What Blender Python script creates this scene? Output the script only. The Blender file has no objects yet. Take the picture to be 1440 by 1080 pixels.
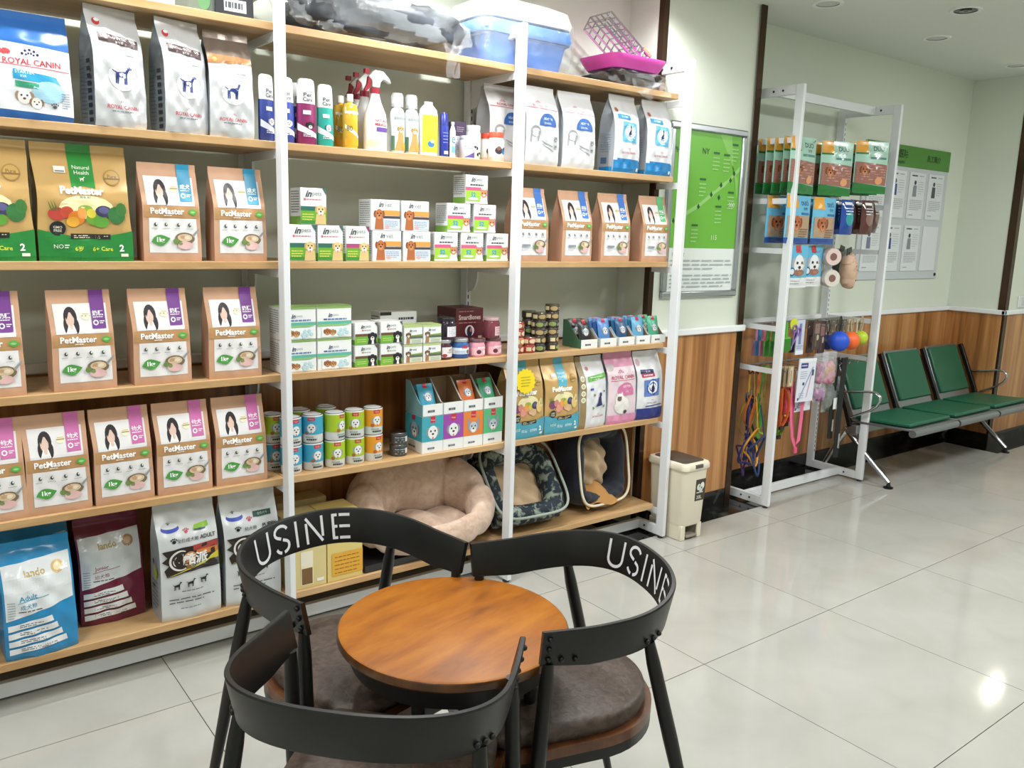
import bpy, math, random
from mathutils import Vector, Matrix
random.seed(7)
SC = bpy.context.scene
COL = SC.collection
PI = math.pi

# ------------------------------------------------------------------ camera (solved from tiles, posts and shelf edges)
FPX, YAW, PITCH, ROLL = 1179.67, .6545, .1820, .0293
CAM = Vector((-3.1185, -2.6119, 1.5498))
_f = Vector((math.sin(YAW) * math.cos(PITCH), math.cos(YAW) * math.cos(PITCH), -math.sin(PITCH)))
_r = Vector((math.cos(YAW), -math.sin(YAW), 0))
_u = _r.cross(_f)
_R = math.cos(ROLL) * _r + math.sin(ROLL) * _u
_U = -math.sin(ROLL) * _r + math.cos(ROLL) * _u
cd = bpy.data.cameras.new('camera'); cam = bpy.data.objects.new('camera', cd); COL.objects.link(cam)
cam.matrix_world = Matrix(((_R.x, _U.x, -_f.x, CAM.x), (_R.y, _U.y, -_f.y, CAM.y), (_R.z, _U.z, -_f.z, CAM.z), (0, 0, 0, 1)))
cd.sensor_width = 36; cd.lens = FPX / 1440 * 36; cd.clip_start = .02
SC.camera = cam
def _ray(px, py): return (_R * ((px - 720) / FPX) + _U * ((540 - py) / FPX) + _f)
def onz(px, py, z):
    d = _ray(px, py); return CAM + d * ((z - CAM.z) / d.z)
def ony(px, py, y):
    d = _ray(px, py); return CAM + d * ((y - CAM.y) / d.y)
def onx(px, py, x):
    d = _ray(px, py); return CAM + d * ((x - CAM.x) / d.x)

# ------------------------------------------------------------------ world, lights, exposure
W = bpy.data.worlds.new('world'); SC.world = W; W.use_nodes = True
W.node_tree.nodes['Background'].inputs[0].default_value = (.9, .95, 1, 1)
W.node_tree.nodes['Background'].inputs[1].default_value = .12
SC.view_settings.view_transform = 'Standard'; SC.view_settings.look = 'None'
SC.view_settings.exposure = -0.05; SC.view_settings.gamma = 1; SC.view_settings.use_curve_mapping = False
CEIL = 2.757
PANELS = [(-3.5, -.72, .6, 24), (-1.35, -.72, .6, 30), (-2.3, -2.7, .6, 12), (.6, -1.9, .6, 45), (2.7, -2.1, .6, 54), (-4.4, -2.7, .6, 10)]   # ceiling light panels (x, y, size, watts)
DOWN_ON = [(-2.39, .08, 25), (-1.26, .08, 26), (-.13, .08, 15)]                  # lit downlights over the shelves
DOWN_OFF = [(.989, .129), (2.12, .118), (3.267, .134), (1.608, -.288)]            # unlit downlights in view
def light(name, typ, loc, power, size=.1, color=(.985, 1, 1), rot=(0, 0, 0), **k):
    l = bpy.data.lights.new(name, typ); l.energy = power; l.color = color
    if typ == 'AREA':
        l.shape = k.get('shape', 'SQUARE'); l.size = size
        if 'size_y' in k: l.size_y = k['size_y']
    elif typ == 'SPOT':
        l.shadow_soft_size = size; l.spot_size = k.get('cone', 2.0); l.spot_blend = .6
    else: l.shadow_soft_size = size
    o = bpy.data.objects.new(name, l); o.location = loc; o.rotation_euler = rot; COL.objects.link(o); return o
for i, (x, y, s, w) in enumerate(PANELS): light('panel_light', 'AREA', (x, y, CEIL - .032), w, s * .92)
for x, y, w in DOWN_ON: light('downlight_beam', 'SPOT', (x, y, CEIL - .03), w * 2.2, .04, cone=2.5)

# ------------------------------------------------------------------ materials
def lin(h):
    if isinstance(h, str):
        h = h.lstrip('#'); c = [int(h[i:i + 2], 16) / 255 for i in (0, 2, 4)]
    else: c = h
    return tuple((x / 12.92 if x <= .04045 else ((x + .055) / 1.055) ** 2.4) for x in c) + (1,)
MATS = {}
def M(hexc, rough=.5, metal=0., coat=0., alpha=1., bump=0., bscale=40., spec=.5, trans=0., var=0., vscale=6., emit=0., sheen=0.):
    key = (hexc, rough, metal, coat, alpha, bump, bscale, spec, trans, var, vscale, emit, sheen)
    if key in MATS: return MATS[key]
    m = bpy.data.materials.new('m_' + str(hexc).strip('#')); m.use_nodes = True
    nt = m.node_tree; b = nt.nodes['Principled BSDF']
    c = lin(hexc)
    b.inputs['Base Color'].default_value = c; b.inputs['Roughness'].default_value = rough
    b.inputs['Metallic'].default_value = metal; b.inputs['Coat Weight'].default_value = coat; b.inputs['Coat Roughness'].default_value = .08
    b.inputs['Specular IOR Level'].default_value = spec; b.inputs['Alpha'].default_value = alpha
    b.inputs['Transmission Weight'].default_value = trans
    if sheen: b.inputs['Sheen Weight'].default_value = sheen
    if emit:
        b.inputs['Emission Color'].default_value = c; b.inputs['Emission Strength'].default_value = emit
    if bump or var:
        tc = nt.nodes.new('ShaderNodeTexCoord'); n = nt.nodes.new('ShaderNodeTexNoise')
        n.inputs['Scale'].default_value = bscale; n.inputs['Detail'].default_value = 4
        nt.links.new(tc.outputs['Object'], n.inputs['Vector'])
        if bump:
            bp = nt.nodes.new('ShaderNodeBump'); bp.inputs['Strength'].default_value = bump; bp.inputs['Distance'].default_value = .01
            nt.links.new(n.outputs['Fac'], bp.inputs['Height']); nt.links.new(bp.outputs['Normal'], b.inputs['Normal'])
        if var:
            n2 = nt.nodes.new('ShaderNodeTexNoise'); n2.inputs['Scale'].default_value = vscale; n2.inputs['Detail'].default_value = 5
            nt.links.new(tc.outputs['Object'], n2.inputs['Vector'])
            hs = nt.nodes.new('ShaderNodeMapRange'); hs.inputs['From Min'].default_value = .3; hs.inputs['From Max'].default_value = .7
            hs.inputs['To Min'].default_value = 1 - var; hs.inputs['To Max'].default_value = 1 + var * .6
            nt.links.new(n2.outputs['Fac'], hs.inputs['Value'])
            mx = nt.nodes.new('ShaderNodeVectorMath'); mx.operation = 'SCALE'; mx.inputs[0].default_value = c[:3]
            nt.links.new(hs.outputs['Result'], mx.inputs['Scale']); nt.links.new(mx.outputs['Vector'], b.inputs['Base Color'])
    MATS[key] = m; return m
def wood(name, cols, stretch, scale, rough=.4, coat=0., contrast=(.3, .7), coord='Object', fine=.25):
    m = bpy.data.materials.new(name); m.use_nodes = True; nt = m.node_tree; b = nt.nodes['Principled BSDF']
    tc = nt.nodes.new('ShaderNodeTexCoord'); mp = nt.nodes.new('ShaderNodeMapping'); mp.inputs['Scale'].default_value = stretch
    n = nt.nodes.new('ShaderNodeTexNoise'); n.inputs['Scale'].default_value = scale; n.inputs['Detail'].default_value = 6; n.inputs['Roughness'].default_value = .55
    n.inputs['Distortion'].default_value = .3
    r = nt.nodes.new('ShaderNodeValToRGB'); e = r.color_ramp.elements
    e[0].position = contrast[0]; e[0].color = lin(cols[0]); e[1].position = contrast[1]; e[1].color = lin(cols[-1])
    for i, c in enumerate(cols[1:-1]):
        x = e.new(contrast[0] + (contrast[1] - contrast[0]) * (i + 1) / (len(cols) - 1)); x.color = lin(c)
    nt.links.new(tc.outputs[coord], mp.inputs[0]); nt.links.new(mp.outputs[0], n.inputs['Vector']); nt.links.new(n.outputs['Fac'], r.inputs[0])
    n2 = nt.nodes.new('ShaderNodeTexNoise'); n2.inputs['Scale'].default_value = scale * 7; n2.inputs['Detail'].default_value = 3
    nt.links.new(mp.outputs[0], n2.inputs['Vector'])
    mr = nt.nodes.new('ShaderNodeMapRange'); mr.inputs['To Min'].default_value = 1 - fine; mr.inputs['To Max'].default_value = 1 + fine
    nt.links.new(n2.outputs['Fac'], mr.inputs['Value'])
    mx = nt.nodes.new('ShaderNodeVectorMath'); mx.operation = 'SCALE'
    nt.links.new(r.outputs[0], mx.inputs[0]); nt.links.new(mr.outputs[0], mx.inputs['Scale']); nt.links.new(mx.outputs['Vector'], b.inputs['Base Color'])
    b.inputs['Roughness'].default_value = rough; b.inputs['Coat Weight'].default_value = coat
    return m
def two_tone(name, c1, c2, scale, rough, lo=.45, hi=.55, coat=0., detail=6, typ='noise', bump=0., sheen=0.):
    m = bpy.data.materials.new(name); m.use_nodes = True; nt = m.node_tree; b = nt.nodes['Principled BSDF']
    tc = nt.nodes.new('ShaderNodeTexCoord')
    if typ == 'noise':
        n = nt.nodes.new('ShaderNodeTexNoise'); n.inputs['Detail'].default_value = detail; n.inputs['Distortion'].default_value = .6; out = n.outputs['Fac']
    else:
        n = nt.nodes.new('ShaderNodeTexVoronoi'); n.feature = 'DISTANCE_TO_EDGE'; out = n.outputs['Distance']
    n.inputs['Scale'].default_value = scale
    r = nt.nodes.new('ShaderNodeValToRGB'); e = r.color_ramp.elements; e[0].position = lo; e[0].color = lin(c1); e[1].position = hi; e[1].color = lin(c2)
    nt.links.new(tc.outputs['Object'], n.inputs['Vector']); nt.links.new(out, r.inputs[0]); nt.links.new(r.outputs[0], b.inputs['Base Color'])
    if bump:
        bp = nt.nodes.new('ShaderNodeBump'); bp.inputs['Strength'].default_value = bump; bp.inputs['Distance'].default_value = .01
        nt.links.new(out, bp.inputs['Height']); nt.links.new(bp.outputs['Normal'], b.inputs['Normal'])
    b.inputs['Roughness'].default_value = rough; b.inputs['Coat Weight'].default_value = coat
    if sheen: b.inputs['Sheen Weight'].default_value = sheen
    return m
m_wall = M('#dbe1d4', .3, spec=.4, var=.02, vscale=1.2)
m_ceil = M('#dfe2da', .7)
m_tile = two_tone('m_tile', '#b1b0aa', '#a8a7a0', 3.2, .09, .35, .65, detail=8)
m_tile.node_tree.nodes['Principled BSDF'].inputs['Specular IOR Level'].default_value = .45
m_grout = M('#6e6a62', .8)
m_marble = two_tone('m_marble', '#141413', '#4a4a45', 9, .12, .56, .74, detail=10)
m_wain = wood('m_wainscot', ['#7a4e28', '#a06a3a', '#b98350', '#c89560'], (9, 9, .35), 1.6, .33, .15)
m_board = wood('m_board', ['#b38c5c', '#c39d6e', '#cdaa7e'], (1.2, 9, 9), 2.2, .42, .1, fine=.12)
m_white = M('#e3e6ea', .32, spec=.5)
m_rail = M('#eceef0', .35)
m_trim = M('#4d3a2c', .22, metal=.75)
m_slot = M('#1b1c1e', .6)
m_black = M('#0b0c0d', .4, spec=.45)
m_top = wood('m_table_top', ['#75400a', '#95560e', '#a46615'], (2.2, 9, 6), 1.7, .45, 0., fine=.15)
m_top.node_tree.nodes['Principled BSDF'].inputs['Specular IOR Level'].default_value = .3
m_seatwood = wood('m_seat_wood', ['#432312', '#5f371a', '#704626'], (2, 9, 6), 2, .4, .2)
m_leather = two_tone('m_leather', '#2f241f', '#554439', 60, .5, .3, .75, detail=12, bump=.2)
m_chrome = M('#b9bcc0', .22, metal=1.)
m_steel = M('#8e9296', .3, metal=.8)
m_green = M('#145a40', .4, spec=.5)

# ------------------------------------------------------------------ mesh helpers
class MB:
    def __init__(s): s.v = []; s.f = []; s.m = []; s.mats = []
    def mi(s, mat):
        if mat not in s.mats: s.mats.append(mat)
        return s.mats.index(mat)
    def add(s, vs, fs, mat):
        k = len(s.v); i = s.mi(mat); s.v += [tuple(v) for v in vs]; s.f += [tuple(a + k for a in f) for f in fs]; s.m += [i] * len(fs); return s
    def box(s, x0, y0, z0, x1, y1, z1, mat):
        return s.add([(x0, y0, z0), (x1, y0, z0), (x1, y1, z0), (x0, y1, z0), (x0, y0, z1), (x1, y0, z1), (x1, y1, z1), (x0, y1, z1)],
                     [(0, 3, 2, 1), (4, 5, 6, 7), (0, 1, 5, 4), (1, 2, 6, 5), (2, 3, 7, 6), (3, 0, 4, 7)], mat)
    def tube(s, pts, r, mat, n=8, closed=False, flat=None):
        """tube along points; r number or list; flat=(a,b) -> ribbon half-sizes"""
        P = [Vector(p) for p in pts]; N = len(P); vs = []; fs = []
        up = Vector((0, 0, 1)); prev = None
        for i, p in enumerate(P):
            if closed: t = P[(i + 1) % N] - P[i - 1]
            else: t = P[min(i + 1, N - 1)] - P[max(i - 1, 0)]
            t.normalize()
            if prev is None:
                a = t.cross(up)
                if a.length < .05: a = t.cross(Vector((0, 1, 0)))
            else: a = prev - t * prev.dot(t)
            a.normalize(); prev = a; b = t.cross(a)
            rr = r[i] if isinstance(r, (list, tuple)) else r
            for k in range(n):
                th = 2 * PI * k / n
                if flat: vs.append(p + a * (math.cos(th) * flat[0]) + b * (math.sin(th) * flat[1]))
                else: vs.append(p + (a * math.cos(th) + b * math.sin(th)) * rr)
        for i in range(N if closed else N - 1):
            j = (i + 1) % N
            for k in range(n): fs.append((i * n + k, i * n + (k + 1) % n, j * n + (k + 1) % n, j * n + k))
        if not closed: fs += [tuple(range(n))[::-1], tuple(range((N - 1) * n, N * n))]
        return s.add(vs, fs, mat)
    def lathe(s, prof, mat, n=20, sx=1., sy=1., c=(0, 0, 0), cap=True):
        vs = []; fs = []
        for (r, z) in prof:
            for k in range(n):
                a = 2 * PI * k / n; vs.append((c[0] + r * sx * math.cos(a), c[1] + r * sy * math.sin(a), c[2] + z))
        for i in range(len(prof) - 1):
            for k in range(n): fs.append((i * n + k, i * n + (k + 1) % n, (i + 1) * n + (k + 1) % n, (i + 1) * n + k))
        if cap: fs += [tuple(range(n))[::-1], tuple(range((len(prof) - 1) * n, len(prof) * n))]
        return s.add(vs, fs, mat)
    def grid(s, fn, nu, nv, mat, wu=False, wv=False):
        vs = [fn(i / (nu if wu else nu), j / nv) for j in range(nv + (0 if wv else 1)) for i in range(nu + (0 if wu else 1))]
        a = nu + (0 if wu else 1); b = nv + (0 if wv else 1); fs = []
        for j in range(nv):
            for i in range(nu):
                fs.append((j * a + i, j * a + (i + 1) % a, ((j + 1) % b) * a + (i + 1) % a, ((j + 1) % b) * a + i))
        return s.add(vs, fs, mat)
    def prism(s, poly, d, mat, fn):
        """poly list of 2D pts (ccw), extruded 0..d, mapped by fn(a,b,t)->xyz"""
        n = len(poly)
        vs = [fn(a, b, 0) for a, b in poly] + [fn(a, b, d) for a, b in poly]
        return s.add(vs, [tuple(range(n))[::-1], tuple(range(n, 2 * n))] + [(i, (i + 1) % n, n + (i + 1) % n, n + i) for i in range(n)], mat)
    def sphere(s, c, r, mat, n=12, m=8, sc=(1, 1, 1)):
        vs = [(c[0], c[1], c[2] - r * sc[2])]; fs = []
        for j in range(1, m):
            ph = -PI / 2 + PI * j / m
            for i in range(n):
                th = 2 * PI * i / n; vs.append((c[0] + r * sc[0] * math.cos(ph) * math.cos(th), c[1] + r * sc[1] * math.cos(ph) * math.sin(th), c[2] + r * sc[2] * math.sin(ph)))
        vs.append((c[0], c[1], c[2] + r * sc[2])); L = len(vs) - 1
        for i in range(n): fs.append((0, 1 + (i + 1) % n, 1 + i)); fs.append((L, L - n + i, L - n + (i + 1) % n))
        for j in range(m - 2):
            for i in range(n): fs.append((1 + j * n + i, 1 + j * n + (i + 1) % n, 1 + (j + 1) * n + (i + 1) % n, 1 + (j + 1) * n + i))
        return s.add(vs, fs, mat)
    def mesh(s, name, smooth=None):
        me = bpy.data.meshes.new(name); me.from_pydata(s.v, [], s.f)
        for m in s.mats: me.materials.append(m)
        me.polygons.foreach_set('material_index', s.m)
        if smooth is not None:
            me.polygons.foreach_set('use_smooth', [True] * len(s.f))
            if smooth < 170: me.set_sharp_from_angle(angle=math.radians(smooth))
        me.update(); return me
    def obj(s, name, parent=None, smooth=None, bevel=0.):
        o = bpy.data.objects.new(name, s.mesh(name, smooth)); COL.objects.link(o)
        if parent: o.parent = parent
        if bevel: addbevel(o, bevel)
        return o
def addbevel(o, w, seg=2):
    b = o.modifiers.new('bevel', 'BEVEL'); b.width = w; b.segments = seg; b.limit_method = 'ANGLE'; b.angle_limit = math.radians(40)
    o.data.polygons.foreach_set('use_smooth', [True] * len(o.data.polygons)); o.data.set_sharp_from_angle(angle=math.radians(50))
def box(name, x0, y0, z0, x1, y1, z1, mat, parent=None, bevel=0.): return MB().box(x0, y0, z0, x1, y1, z1, mat).obj(name, parent, bevel=bevel)
def tag(o, label, cat, group=None):
    o['label'] = label; o['category'] = cat
    if group: o['group'] = group
    return o
def struct(o, label=None):
    o['kind'] = 'structure'
    if label: o['label'] = label
    return o
def empty(name, loc=(0, 0, 0), rz=0.):
    o = bpy.data.objects.new(name, None); o.location = loc; o.rotation_euler = (0, 0, rz); o.empty_display_size = .05; COL.objects.link(o); return o
class Kit:
    """parts of one kind of thing; put() makes one thing out of them (mesh data shared)"""
    def __init__(s): s.parts = []
    def add(s, name, mesh, parent=None, bevel=0.): s.parts.append((name, mesh, parent, bevel)); return len(s.parts) - 1
    def put(s, name, loc, label, cat, group=None, rz=0., rx=0., ry=0., scale=1.):
        e = empty(name, loc); e.rotation_euler = (rx, ry, rz)
        e.scale = (scale,) * 3 if isinstance(scale, (int, float)) else scale
        made = []
        for nm, me, pa, bv in s.parts:
            o = bpy.data.objects.new(nm, me); COL.objects.link(o); o.parent = e if pa is None else made[pa]; made.append(o)
            if bv:
                b = o.modifiers.new('bevel', 'BEVEL'); b.width = bv; b.segments = 2; b.limit_method = 'ANGLE'
        return tag(e, label, cat, group)

# ================================================================== the room
XL, XR, YF, YB = -5.2, 5.2, -4.4, .60
COLX0, COLX1, COLY = .022, .80, .38
PILX, PILY = 3.675, .18
# floor slab with a joint grid; every tile its own piece
floor = struct(box('floor', XL, YF, -.05, XR, YB, -.004, m_grout))
TS = .8; g = .0016
tile_me = {}
def tile(x0, y0, x1, y1, mat, name='tile'):
    k = (round(x1 - x0, 4), round(y1 - y0, 4), mat.name)
    if k not in tile_me:
        tile_me[k] = MB().box(0, 0, -.004, k[0], k[1], 0, mat).mesh(name)
    o = bpy.data.objects.new(name, tile_me[k]); o.location = (x0, y0, 0); COL.objects.link(o); o.parent = floor
SEG = [(XL, -.14, YB), (-.14, .96, .225), (.96, 3.515, .42), (3.515, XR, .02)]     # x range and where the black border starts
for i in range(-7, 7):
    for j in range(-6, 1):
        x0, x1 = max(i * TS + g, XL), min((i + 1) * TS - g, XR); y0, y1 = max(j * TS + g, YF), (j + 1) * TS - g
        if j < 0: tile(x0, y0, x1, y1, m_tile); continue
        for sa, sb, yb in SEG:
            a, b = max(x0, sa), min(x1, sb)
            if b - a < .005: continue
            tile(a, y0, b, yb - (g if yb < YB else 0), m_tile)
            if yb < YB: tile(a, yb + g, b, YB, m_marble, 'marble_border_tile')
struct(box('ceiling', XL, YF, CEIL, XR, YB, CEIL + .06, m_ceil))
struct(box('wall_back', XL, YB, 0, PILX, YB + .1, CEIL, m_wall))
struct(box('wall_left', XL - .1, YF, 0, XL, YB, CEIL, m_wall))
struct(box('wall_right', XR, YF, 0, XR + .1, YB, CEIL, m_wall))
struct(box('wall_front', XL, YF - .1, 0, XR, YF, CEIL, m_wall))
struct(box('wall_column', COLX0, COLY, 0, COLX1, YB, CEIL, m_wall))
struct(box('wall_pilaster', PILX, PILY, 0, XR, YB + .1, CEIL, m_wall))
RZ0, RZ1 = 1.022, 1.058
# wood wainscot, rails, skirting
def wains(name, x0, y0, x1, y1): return struct(box(name, x0, y0, .10, x1, y1, RZ0, m_wain))
wains('trim_1', XL, YB - .012, COLX0, YB); wains('trim_2', COLX0 + .03, COLY - .012, COLX1 - .04, COLY); wains('trim_3', COLX1, YB - .012, PILX, YB)
wains('trim_4', PILX - .012, PILY, PILX, YB); wains('trim_5', PILX, PILY - .012, XR, PILY); wains('trim_6', COLX0 - .012, COLY + .03, COLX0, YB)
def rail(name, x0, y0, x1, y1): return struct(box(name, x0, y0, RZ0, x1, y1, RZ1, m_rail, bevel=.006))
rail('trim_7', COLX0 - .01, COLY - .032, COLX1 + .012, COLY); rail('trim_8', COLX1, YB - .03, PILX, YB)
rail('trim_9', PILX - .03, PILY - .03, PILX, YB); rail('trim_10', PILX - .03, PILY - .03, XR, PILY); rail('trim_11', XL, YB - .03, COLX0, YB)
def skirt(name, x0, y0, x1, y1): return struct(box(name, x0, y0, 0, x1, y1, .10, m_marble))
skirt('baseboard_back_left', XL, YB - .014, COLX0, YB); skirt('baseboard_column', COLX0 - .012, COLY - .014, COLX1, COLY); skirt('baseboard_back', COLX1, YB - .014, PILX, YB)
skirt('baseboard_pilaster_side', PILX - .014, PILY, PILX, YB); skirt('baseboard_pilaster', PILX - .014, PILY - .014, XR, PILY)
# brown metal corner strips
def corner(name, x, y, sx, w):
    b = MB().box(min(x, x + sx * w), y - .004, 0, max(x, x + sx * w), y, CEIL, m_trim)
    b.box(min(x, x - sx * .004), y - .004, 0, max(x, x - sx * .004), y + w, CEIL, m_trim)
    return struct(b.obj(name))
corner('trim_12', COLX0, COLY - .013, 1, .03); corner('trim_13', COLX1, COLY - .013, -1, .042); corner('trim_14', PILX, PILY - .013, 1, .05)
# ceiling lamps
def ring_light(x, y, lit):
    e = empty('ceiling_downlight', (x, y, CEIL))
    MB().lathe([(.058, -.004), (.075, -.006), (.08, -.001), (.08, 0)], m_rail, 28, cap=False).obj('bezel', e, 40)
    MB().lathe([(.058, -.004), (.05, .02)], M('#8d8f8c', .3, metal=.6), 28, cap=False).obj('reflector', e, 40)
    MB().lathe([(.001, -.001), (.05, -.001)], M('#fff6e6', .4, emit=14.) if lit else M('#c9ccc6', .35), 24, cap=False).obj('lens', e)
    return e
for i, (x, y, w) in enumerate(DOWN_ON):
    tag(ring_light(x, y, True), ['lit round downlight in the ceiling above the kraft bags', 'lit round downlight in the ceiling above the shampoo bottles', 'lit round downlight in the ceiling near the column corner'][i], 'ceiling light', 'ceiling downlights')
DL = ['pale round downlight in the ceiling nearest the white column', 'pale round downlight in the ceiling between dark lamp and far corner', 'pale round downlight in the ceiling closest to the far corner', 'round ceiling lamp with a dark grey recessed centre']
for i, (x, y) in enumerate(DOWN_OFF):
    e = ring_light(x, y, False)
    if i == 3:
        MB().lathe([(.001, -.003), (.052, -.003), (.058, -.006)], M('#4a4d48', .25, metal=.3), 24, cap=False).obj('dark_lens', e)
        MB().lathe([(.012, -.005), (.03, -.008)], m_steel, 20, cap=False).obj('inner_ring', e)
    tag(e, DL[i], 'ceiling light', 'ceiling downlights')
for i, (x, y, s, w) in enumerate(PANELS):
    e = empty('ceiling_panel_lamp', (x, y, CEIL))
    h = s / 2
    f = MB(); f.box(-h, -h, -.025, h, -h + .02, 0, m_rail); f.box(-h, h - .02, -.025, h, h, 0, m_rail); f.box(-h, -h + .02, -.025, -h + .02, h - .02, 0, m_rail); f.box(h - .02, -h + .02, -.025, h, h - .02, 0, m_rail)
    f.obj('frame', e); box('diffuser', -h + .02, -h + .02, -.02, h - .02, h - .02, -.012, M('#fffaf0', .5, emit=3.), e)
    tag(e, ['square ceiling lamp panel over the shelf end outside the picture', 'square ceiling lamp panel over the cafe table', 'square ceiling lamp panel behind the camera', 'square ceiling lamp panel over the open floor', 'square ceiling lamp panel over the far open floor', 'square ceiling lamp panel behind the camera on its left'][i], 'ceiling light', 'square ceiling lamps')
# small lit wall lamp past the right edge (it glints on the floor)
e = empty('emergency_wall_lamp', (4.37, PILY, 2.2)); box('housing', -.13, -.05, -.09, .13, 0, .03, m_rail, e, .006)
for s in (-1, 1): MB().lathe([(.001, 0), (.03, 0), (.034, .02), (.02, .05)], M('#fff8ea', .4, emit=90.), 16).obj('lamp_head', e).location = (s * .07, -.045, .035)
tag(e, 'white emergency lamp with two lit heads high on right wall', 'wall lamp')

# ================================================================== shelving
SH = [None, .1756, .6323, 1.0162, 1.4168, 1.8218, 2.2037]      # top of each shelf
YS = .232                                                       # shelf front edge
POST_Y0, POST_Y1, BACK_Y0, BACK_Y1, PW, PH = .17, .22, .535, .585, .024, 2.356
XFR = [-2.968, -1.9613, -.9546, .0456]                           # right faces of the side frames
def arm_bracket(b, x0, x1, z, yb, yf, t=.03):
    """bracket arm from the back post to the front with a curved gusset at both ends"""
    poly = [(yf, z), (yb, z), (yb, z - .12)]
    poly += [(yb - .012 - .06 * math.sin(a * PI / 12), z - .12 + (.12 - t) * (1 - math.cos(a * PI / 12)) ) for a in range(1, 7)]
    poly += [(yf + .05, z - t), (yf, z - t)]
    b.prism(poly, x1 - x0, m_white, lambda a, c, d: (x0 + d, a, c))
def side_frame(parent, xr, arms, slots=True):
    x0, x1 = xr - PW, xr
    e = empty('side_frame'); e.parent = parent
    box('front_post', x0, POST_Y0, .012, x1, POST_Y1, PH, m_white, e, .003)
    box('back_post', x0, BACK_Y0, .012, x1, BACK_Y1, PH, m_white, e, .003)
    box('side_rail', x0 + .001, POST_Y1, .012, x1 - .001, BACK_Y0, .062, m_white, e, .002); box('side_rail', x0 + .001, POST_Y1, PH - .05, x1 - .001, BACK_Y0, PH, m_white, e, .002)
    b = MB()
    for y in (.30, .36):
        for z in (PH - .025, .037):
            b.tube([(x0 - .0015, y, z), (x0 + .002, y, z)], .006, m_slot, 8)
    b.obj('screw_holes', e)
    if slots:
        b = MB()
        for k in range(70):
            z = .12 + k * .031
            b.box(x0 + .008, BACK_Y0 - .0006, z, x0 + .013, BACK_Y0 + .001, z + .018, m_slot)
        o = b.obj('slot_row', e); o['kind'] = 'stuff'
    for z in arms:
        bb = MB(); arm_bracket(bb, x0 + .008, x1 - .008, z, BACK_Y0, POST_Y1); bb.obj('shelf_arm', e)
    b = MB()
    for y in (POST_Y0 + .025, BACK_Y0 + .025): b.lathe([(.014, 0), (.016, .004), (.008, .012)], m_slot, 12, c=(x0 + .012, y, 0))
    b.obj('foot_pads', e, 40)
    return e
unit = empty('shelving_unit', (0, 0, 0)); tag(unit, 'white steel shelving with pale oak boards along the wall', 'shelving')
for xr in XFR: side_frame(unit, xr, [z - .026 for z in SH[1:]])
for bay in range(3):
    x0, x1 = XFR[bay] + .002, XFR[bay + 1] - PW - .002
    if bay == 2: x1 = COLX0 - .014
    for n in range(1, 7):
        bx1 = XFR[bay + 1] - .008 if n else x1
        o = box('shelf_board', XFR[bay] - .010, YS, SH[n] - .026, XFR[bay + 1] - .013 if bay < 2 else COLX0 - .014, YB - .034, SH[n], m_board, unit, .002)
    box('bottom_rail', x0, .335, .012, XFR[bay + 1] - PW - .001, .36, .062, m_white, unit, .002)
# free-standing display stand with hooks, same system
STX = [.93, 1.925]
SARM = [2.085, 1.762, 1.49, 1.058, .815]
stand = empty('display_stand'); tag(stand, 'white steel display stand with hanging hooks before the column recess', 'display stand')
for xr in STX: side_frame(stand, xr, SARM)
for nm, z in (('bottom_rail', .012), ('top_rail', PH - .05)): box(nm, STX[0] + .001, .335, z, STX[1] - PW - .001, .36, z + .05, m_white, stand, .002)
for z in SARM:
    MB().tube([(STX[0] - .012, .44, z - .012), (STX[1] - .012, .44, z - .012)], .006, m_chrome, 8).obj('hanging_bar', stand, 60)

# ================================================================== cafe table
def disc_obj(): pass
TC = (-2.12, -1.118); TZ = .66; TR = .264
e = empty('cafe_table', (TC[0], TC[1], 0), .25)
MB().lathe([(TR - .003, TZ - .003), (TR - .008, TZ), (.0, TZ)], m_top, 64, cap=False).obj('table_top', e, 40)
MB().lathe([(.0, TZ - .026), (TR - .006, TZ - .026), (TR, TZ - .02), (TR, TZ - .007), (TR - .003, TZ - .003)], wood('m_table_edge', ['#3a1e0c', '#52300f', '#6a4018'], (2, 9, 6), 2, .35, .2), 64, cap=False).obj('table_edge', e, 40)
MB().lathe([(TR - .03, TZ - .075), (TR - .012, TZ - .024), (TR - .02, TZ - .024), (TR - .04, TZ - .075)], m_black, 48, cap=False).obj('apron_ring', e, 40)
for k in range(4):
    a = -2.55 + k * PI / 2 - .25
    c, s = math.cos(a), math.sin(a)
    MB().tube([(c * .19, s * .19, TZ - .03), (c * .185, s * .185, .4), (c * .215, s * .215, .0)], [.015, .014, .011], m_black, 10).obj('leg', e, 60)
MB().tube([(.19 * math.cos(t * PI / 12), .19 * math.sin(t * PI / 12), .22) for t in range(24)], .007, m_black, 8, closed=True).obj('foot_ring', e, 60)
tag(e, 'small round cafe table with polished orange-brown wood top', 'table')

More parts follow.
